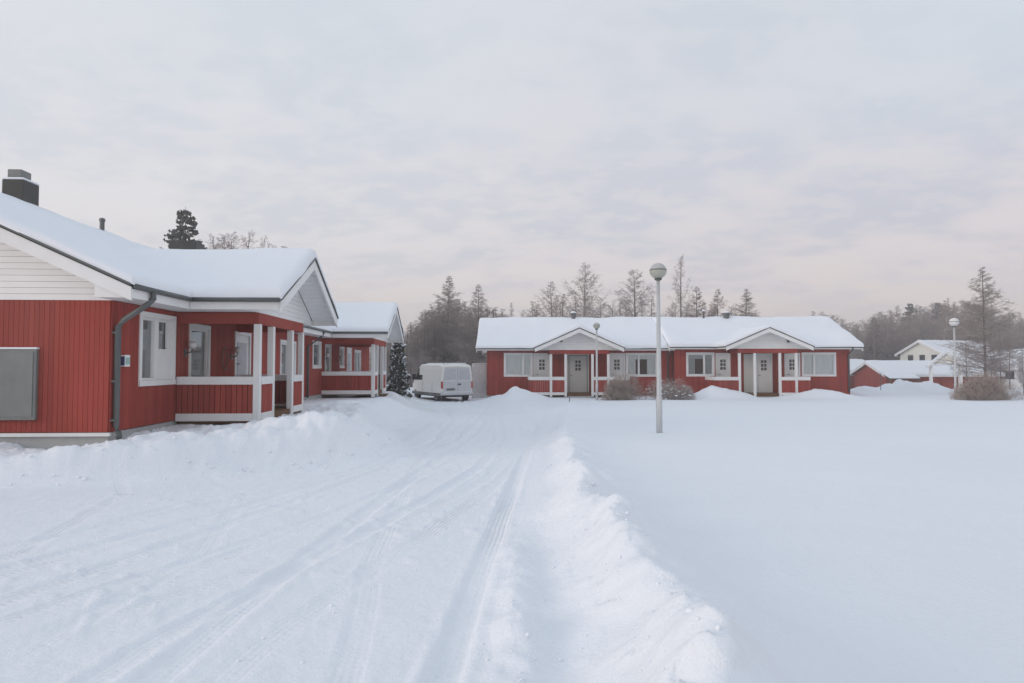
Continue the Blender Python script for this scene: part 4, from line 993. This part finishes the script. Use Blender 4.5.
tree('larchw', 985, 266, 39, 'tall bare larch behind the brown bush at the right edge', wide=1.05, rz=1.0)
tree('spruce1', 911, 303, 116, 'left one of two dark conifers rising from the right hand wood', wide=1.4)
tree('spruce2', 939, 301, 114, 'right one of two dark conifers rising from the right hand wood', wide=1.4)
tree('spruce2', 875, 316, 100, 'low dark conifer behind the red outbuildings roof', wide=1.2)
rng = random.Random(5)
def wood(n, px0, px1, top, Y0, Y1, kinds, label, group, jit=14, wide=1.0):
    for i in range(n):
        px = px0 + (px1 - px0) * (i + rng.uniform(0.1, 0.9)) / n; Y = rng.uniform(Y0, Y1)
        py = np.interp(px, [p for p, q in top], [q for p, q in top]) + abs(rng.gauss(0, jit))
        tree(rng.choice(kinds), px, py, Y, label, group, wide=wide * rng.uniform(0.9, 1.25))
wood(58, 372, 505, [(372, 334), (405, 326), (425, 308), (440, 297), (455, 295), (468, 299), (490, 299), (505, 308)], 58, 84, ['larch0', 'larch1', 'larch3', 'birch2', 'larch2', 'birch0', 'birch2', 'larch1'], 'bare grey tree in the dense wood behind the white van', 'trees in the wood behind the van', 10, 1.4)
wood(8, 385, 500, [(372, 350), (505, 340)], 50, 56, ['larch3', 'birch2', 'larch1'], 'young bare tree along the wood edge behind the white van', 'young trees at the wood edge', 8, 1.6)
wood(25, 492, 770, [(492, 302), (520, 302), (540, 298), (560, 292), (610, 296), (650, 292), (670, 300), (730, 303), (770, 316)], 62, 90, ['birch1', 'larch2', 'birch3', 'birch1', 'birch0'], 'small bare tree showing over the far red house roof', 'bare trees behind the far house', 6, 1.1)
wood(11, 795, 862, [(795, 318), (815, 308), (830, 310), (862, 322)], 80, 110, ['birch2', 'larch0', 'birch1'], 'bare tree behind the right end of the far house', 'bare trees beyond the far house end', 5, 1.4)
wood(64, 845, 1050, [(845, 318), (870, 316), (890, 306), (925, 298), (955, 296), (1000, 304), (1050, 312)], 97, 128, ['birch1', 'birch2', 'larch2', 'birch0', 'birch1', 'birch4'], 'bare reddish brown tree in the wood behind the cream house', 'trees in the right hand wood', 9, 1.2)
wood(7, 205, 290, [(203, 232), (245, 228), (262, 232), (290, 240)], 52, 66, ['birch1', 'birch3', 'birch0'], 'bare birch top peeping over the near house roof', 'birches behind the near house', 5)
wood(6, 950, 1035, [(955, 335), (990, 322), (1035, 340)], 40, 46, ['birch3', 'larch2', 'birch2'], 'thin young tree around the tall larch at the right', 'young trees at the right edge', 14, 0.9)
wood(14, -150, 170, [(-150, 290), (170, 290)], 60, 80, ['larch0', 'larch1', 'birch2'], 'bare tree standing behind the near house', 'trees hidden behind the near house', 8)
# shrubs
x = at(629, 33.0); plant('bush0', x, 33.2, 1.0, 'bushy straw brown shrub left of the near lamp post', 'shrub', H0=1.0, rz=0.1)
x = at(672, 33.0); plant('bush1', x, 33.3, 1.0, 'low shrub powdered with snow right of the near lamp post', 'shrub', H0=1.0, rz=0.2)
x = at(979, 33.0); plant('bush2', x, 33.0, 1.0, 'wide brown leafless shrub under the tall larch at the right', 'shrub', H0=1.0, rz=0.0)

# ------------------------------------------------------------------ buildings in the right background
def simple_house(name, loc, rz, label, L, D, zb, ze, pitch, wallmat, gablemat, cat='house', snow=0.28, windows=(), posts=(), ov=0.45, seed=1, doorz=()):
    """gabled building, ridge along local x; windows (face, a0, a1, z0, z1)"""
    t = empty(name, loc, rz, label=label, cat=cat)
    w = MB()
    if not posts:
        split_boards(w, -L / 2, L / 2, zb, ze - 0.05, [], lambda m, a, b, p, q: m.box(a, b, -D / 2 - 0.03, -D / 2, p, q), bw=0.2, gap=0.02)
        split_boards(w, -L / 2, L / 2, zb, ze - 0.05, [], lambda m, a, b, p, q: m.box(a, b, D / 2, D / 2 + 0.03, p, q), bw=0.2, gap=0.02)
        for s in (-1, 1): split_boards(w, -D / 2, D / 2, zb, ze - 0.05, [], lambda m, a, b, p, q: m.box(min(s * L / 2, s * (L / 2 + 0.03)), max(s * L / 2, s * (L / 2 + 0.03)), a, b, p, q), bw=0.2, gap=0.02)
        w.box(-L / 2 + 0.003, L / 2 - 0.003, -D / 2 + 0.003, D / 2 - 0.003, zb, ze - 0.06)
        w.build('wall', M[wallmat], t)
    zr = ze + pitch * (D / 2)
    for s in (-1, 1): MB().prism([(s * L / 2, -D / 2, ze - 0.05), (s * L / 2, D / 2, ze - 0.05), (s * L / 2, 0, zr - 0.09)], (s * 0.05, 0, 0)).build('gable', M[gablemat], t)
    r = MB(); xa, xb = -L / 2 - ov, L / 2 + ov; z0 = ze - pitch * ov
    for s in (-1, 1): r.prism([(xa, s * (D / 2 + ov), z0 - 0.08), (xa, 0, zr - 0.08), (xa, 0, zr), (xa, s * (D / 2 + ov), z0)], (xb - xa, 0, 0))
    ro = r.build('roof', M['roofing'], t)
    v = MB()
    for xx, e in ((xa, -0.04), (xb, 0.04)):
        for s in (-1, 1): v.prism([(xx, s * (D / 2 + ov), z0 + 0.0), (xx, 0, zr + 0.0), (xx, 0, zr - 0.2), (xx, s * (D / 2 + ov), z0 - 0.2)], (e, 0, 0))
    for s in (-1, 1): v.box(xa, xb, min(s * (D / 2 + ov + 0.003), s * (D / 2 + ov + 0.03)), max(s * (D / 2 + ov + 0.003), s * (D / 2 + ov + 0.03)), z0 - 0.18, z0)
    v.build('bargeboard', M['white'], ro)
    roof_snow(ro, [(xa - 0.06, xb + 0.06, -D / 2 - ov - 0.06, D / 2 + ov + 0.06)], lambda X, Y: zr - pitch * np.abs(Y), snow, 0.35, seed)
    for (f, a0, a1, b0, b1) in windows:
        fr = MB(); pn = MB(); c = 0.1
        def bx(m, a, b, p, q, o0, o1):
            if f == 'front': m.box(a, b, -D / 2 - o1, -D / 2 - o0, p, q)
            elif f == 'left': m.box(-L / 2 - o1, -L / 2 - o0, a, b, p, q)
        bx(fr, a0 - c, a1 + c, b1, b1 + c, 0.02, 0.075); bx(fr, a0 - c, a1 + c, b0 - c, b0, 0.02, 0.075); bx(fr, a0 - c, a0, b0, b1, 0.02, 0.075); bx(fr, a1, a1 + c, b0, b1, 0.02, 0.075)
        bx(pn, a0, a1, b0, b1, 0.02, 0.06)
        fo = fr.build('window', M['white'], t); pn.build('pane', M['dark_glass'], fo)
    for (a0, a1, b0, b1, mt) in doorz: MB().box(a0, a1, -D / 2 - 0.07, -D / 2 - 0.032, b0, b1).build('door', M[mt], t)
    for (xx, yy) in posts: MB().box(xx - 0.09, xx + 0.09, yy - 0.09, yy + 0.09, zb, ze - 0.06).build('post', M['white'], t)
    return t
GZ = -1.25
ob = simple_house('outbuilding', (42.5, 69.4, GZ - 0.42), 0, 'long red outbuilding with a snowy roof behind the shovelled heaps at right', 11.0, 6.2, -0.3, 2.38, 0.36, 'red', 'red', 'outbuilding', seed=41, snow=0.2, ov=0.4)
lean = MB(); lean.prism([(-5.95, -3.45, 2.26), (-5.95, -4.5, 1.90), (-5.95, -4.5, 1.82), (-5.95, -3.45, 2.18)], (2.9, 0, 0)); lo_ = lean.build('canopy', M['roofing'], ob)
lean = MB(); lean.prism([(-5.98, -3.42, 2.275), (-5.98, -4.54, 1.905), (-5.98, -4.54, 2.0), (-5.98, -3.42, 2.42)], (2.96, 0, 0)); lean.build('canopy_snow', M['roof_snow'], lo_, bevel=0.04)
for xx in (-5.85, -3.15): MB().box(xx - 0.07, xx + 0.07, -4.4, -4.26, -0.3, 1.86).build('post', M['brown'], ob)
simple_house('outbuilding', (at(838, 76), 77, GZ), 0, 'low red outbuilding just showing beyond the right end of the far house', 5.6, 5.0, -0.3, 2.3, 0.42, 'red', 'red', 'outbuilding', seed=45, snow=0.2)
simple_house('house', (at(951, 90), 90, GZ), R(20), 'pale cream two storey house with a snowy roof above the red outbuildings', 11.0, 6.2, -0.3, 4.4, 0.50, 'pale_cream', 'pale_cream', seed=47, snow=0.2,
             windows=[('left', -2.3, -1.5, 3.35, 4.15), ('left', -0.6, 0.2, 3.35, 4.15), ('left', 1.1, 1.9, 3.35, 4.15), ('front', -4.2, -3.2, 3.35, 4.15), ('front', -1.8, -0.8, 3.35, 4.15), ('front', 1.0, 2.0, 3.35, 4.15)])
simple_house('carport', (at(945, 62), 62, GZ), math.pi / 2 - R(28), 'cream gabled carport on white posts before the long outbuilding', 1.6, 2.4, -0.3, 2.95, 0.9, 'pale_cream', 'pale_cream', 'carport', seed=49, snow=0.08, posts=[(-0.7, -1.15), (-0.7, 1.15), (0.7, -1.15), (0.7, 1.15)], ov=0.25)
simple_house('house', (at(1030, 68), 68, GZ), R(-37), 'white bungalow with a snowy roof behind the thin trees at the right edge', 14.0, 7.0, -0.3, 2.7, 0.42, 'siding', 'siding', seed=51, windows=[('front', -2.4, -1.3, 1.4, 2.2), ('front', -5.0, -4.0, 1.4, 2.2)], doorz=[])
# marker stakes in the snow
def stake(px, Y, h, label, cap=False):
    x = at(px, Y); t = empty('snow_stake', (x, Y, zat(x, Y)), 0, label=label, cat='stake')
    MB().tube([(0, 0, -0.2), (0.02, 0, h)], 0.02, 6).build('pole', M['bumper'], t)
    if cap: MB().lathe([(0.05, h), (0.09, h + 0.03), (0.07, h + 0.12), (0.02, h + 0.15)], n=10).build('snow', M['roof_snow'], t, smooth=True)
stake(569, 30.5, 0.22, 'short dark stake sticking out of the snow before the grey entrance door')
stake(880, 42, 1.0, 'thin snow capped pole among the snow heaps right of the far house', True)

# ------------------------------------------------------------------ haze
hm = bpy.data.materials.new('winter haze'); hm.use_nodes = True; hn = hm.node_tree; hn.nodes.clear()
ho = hn.nodes.new('ShaderNodeOutputMaterial'); hv = hn.nodes.new('ShaderNodeVolumePrincipled')
hv.inputs['Color'].default_value = (0.95, 0.925, 0.93, 1); hv.inputs['Density'].default_value = 0.0030; hv.inputs['Anisotropy'].default_value = 0.2
hn.links.new(hv.outputs[0], ho.inputs['Volume'])
hz = MB().box(-470, 470, -14, 350, -3.2, 17).build('haze', hm); tag(hz, 'thin pale winter haze hanging over the whole yard', kind='stuff')

# ------------------------------------------------------------------ camera, light, sky
cam = bpy.data.cameras.new('camera'); cam.sensor_width = 36; cam.lens = F / 1024 * 36; cam.clip_end = 5000; cam.clip_start = 0.05
co = bpy.data.objects.new('camera', cam); COL.objects.link(co)
co.location = (0, 0, EYE); co.rotation_euler = (R(90) + math.atan(24.5 / F), 0, 0)
scene.camera = co

SUN_EL, SUN_AZ = R(14), R(248)                                      # azimuth clockwise from +Y
sl = bpy.data.lights.new('sun', 'SUN'); sl.energy = 1.1; sl.angle = R(24); sl.color = (1.0, 0.86, 0.76)
so = bpy.data.objects.new('sun', sl); COL.objects.link(so)
sd = Vector((math.sin(SUN_AZ) * math.cos(SUN_EL), math.cos(SUN_AZ) * math.cos(SUN_EL), math.sin(SUN_EL)))
so.rotation_euler = (-sd).to_track_quat('-Z', 'Y').to_euler(); so.location = (-20, -10, 20)

w = bpy.data.worlds.new('World'); scene.world = w; w.use_nodes = True
nt = w.node_tree; nt.nodes.clear(); N = nt.nodes; L = nt.links
def mth(op, a, b=None, c=None, clamp=False):
    n = N.new('ShaderNodeMath'); n.operation = op; n.use_clamp = clamp
    for i, q in enumerate((a, b, c)):
        if q is None: continue
        if isinstance(q, (int, float)): n.inputs[i].default_value = q
        else: L.new(q, n.inputs[i])
    return n.outputs[0]
def mixc(f, a, b):
    n = N.new('ShaderNodeMix'); n.data_type = 'RGBA'
    for k, q in (('Factor', f), ('A', a), ('B', b)):
        if isinstance(q, tuple): n.inputs[k].default_value = (*q, 1)
        elif isinstance(q, (int, float)): n.inputs[k].default_value = q
        else: L.new(q, n.inputs[k])
    return n.outputs['Result']
def ramp(v, lo, hi):
    n = N.new('ShaderNodeMapRange'); n.interpolation_type = 'SMOOTHSTEP'; L.new(v, n.inputs['Value'])
    n.inputs['From Min'].default_value = lo; n.inputs['From Max'].default_value = hi
    return n.outputs['Result']
out = N.new('ShaderNodeOutputWorld'); bg = N.new('ShaderNodeBackground'); bg.inputs['Strength'].default_value = 0.1
L.new(bg.outputs[0], out.inputs[0])
sky = N.new('ShaderNodeTexSky'); sky.sky_type = 'NISHITA'; sky.sun_disc = False; sky.sun_elevation = SUN_EL; sky.sun_rotation = SUN_AZ
tc = N.new('ShaderNodeTexCoord'); sp = N.new('ShaderNodeSeparateXYZ'); L.new(tc.outputs['Generated'], sp.inputs[0])
dx, dy, dz = sp.outputs
den = mth('ADD', mth('MAXIMUM', dz, 0.0), 0.20)
cb_ = N.new('ShaderNodeCombineXYZ'); L.new(mth('DIVIDE', dx, den), cb_.inputs[0]); L.new(mth('DIVIDE', dy, den), cb_.inputs[1])
def noise(scale, detail, rough, off=0.0):
    n = N.new('ShaderNodeTexNoise'); n.inputs['Scale'].default_value = scale; n.inputs['Detail'].default_value = detail; n.inputs['Roughness'].default_value = rough
    mp = N.new('ShaderNodeMapping'); mp.inputs['Location'].default_value = (off, off * 0.7, 0); mp.inputs['Rotation'].default_value = (0, 0, R(25)); mp.inputs['Scale'].default_value = (1, 1.25, 1)
    L.new(cb_.outputs[0], mp.inputs[0]); L.new(mp.outputs[0], n.inputs['Vector']); return n.outputs['Fac']
n1 = noise(1.9, 6, 0.55); n2 = noise(7.5, 4, 0.55, 4.0); n3 = noise(0.35, 3, 0.5, 9.0)
# overcast deck: lighter and neutral to the left, lavender grey to the right (values divided by the 0.1 strength)
side = ramp(dx, -0.65, 0.65)
deck = mixc(side, (6.6, 6.75, 7.2), (5.65, 5.65, 6.4))
thin = mixc(side, (7.75, 7.6, 7.8), (6.95, 6.5, 6.8))
cl = mixc(ramp(n1, 0.43, 0.60), deck, thin)
cl = mixc(mth('MULTIPLY', ramp(n2, 0.44, 0.62), 0.6), cl, thin)
low = mth('SUBTRACT', 1.0, ramp(dz, 0.0, 0.30))
cl = mixc(mth('MULTIPLY', low, mth('MULTIPLY', ramp(n1, 0.35, 0.7), 0.6)), cl, (7.6, 6.9, 6.6))
cl = mixc(mth('MULTIPLY', mth('SUBTRACT', 1.0, ramp(dz, -0.02, 0.20)), 0.85), cl, (8.1, 6.9, 6.55))
high = mth('MULTIPLY', ramp(dz, 0.12, 0.48), mth('ADD', mth('MULTIPLY', ramp(n3, 0.40, 0.60), 0.35), 0.45))
cl = mixc(high, cl, (6.1, 6.8, 7.45))
patch = mth('MULTIPLY', mth('MULTIPLY', ramp(dx, 0.2, 0.6), ramp(dz, 0.22, 0.42)), 0.55)
cl = mixc(patch, cl, (6.2, 7.0, 7.7))
cl = mixc(mth('MULTIPLY', ramp(dz, 0.42, 0.85), 0.8), cl, (6.35, 7.2, 8.4))
fin = mixc(0.93, sky.outputs[0], cl)
L.new(fin, bg.inputs['Color'])

vs = scene.view_settings
vs.view_transform = 'Standard'; vs.look = 'None'; vs.exposure = 0.17; vs.gamma = 1.0; vs.use_curve_mapping = False
scene.cycles.use_denoising = True
scene.cycles.max_bounces = 6; scene.cycles.diffuse_bounces = 3; scene.cycles.transparent_max_bounces = 12
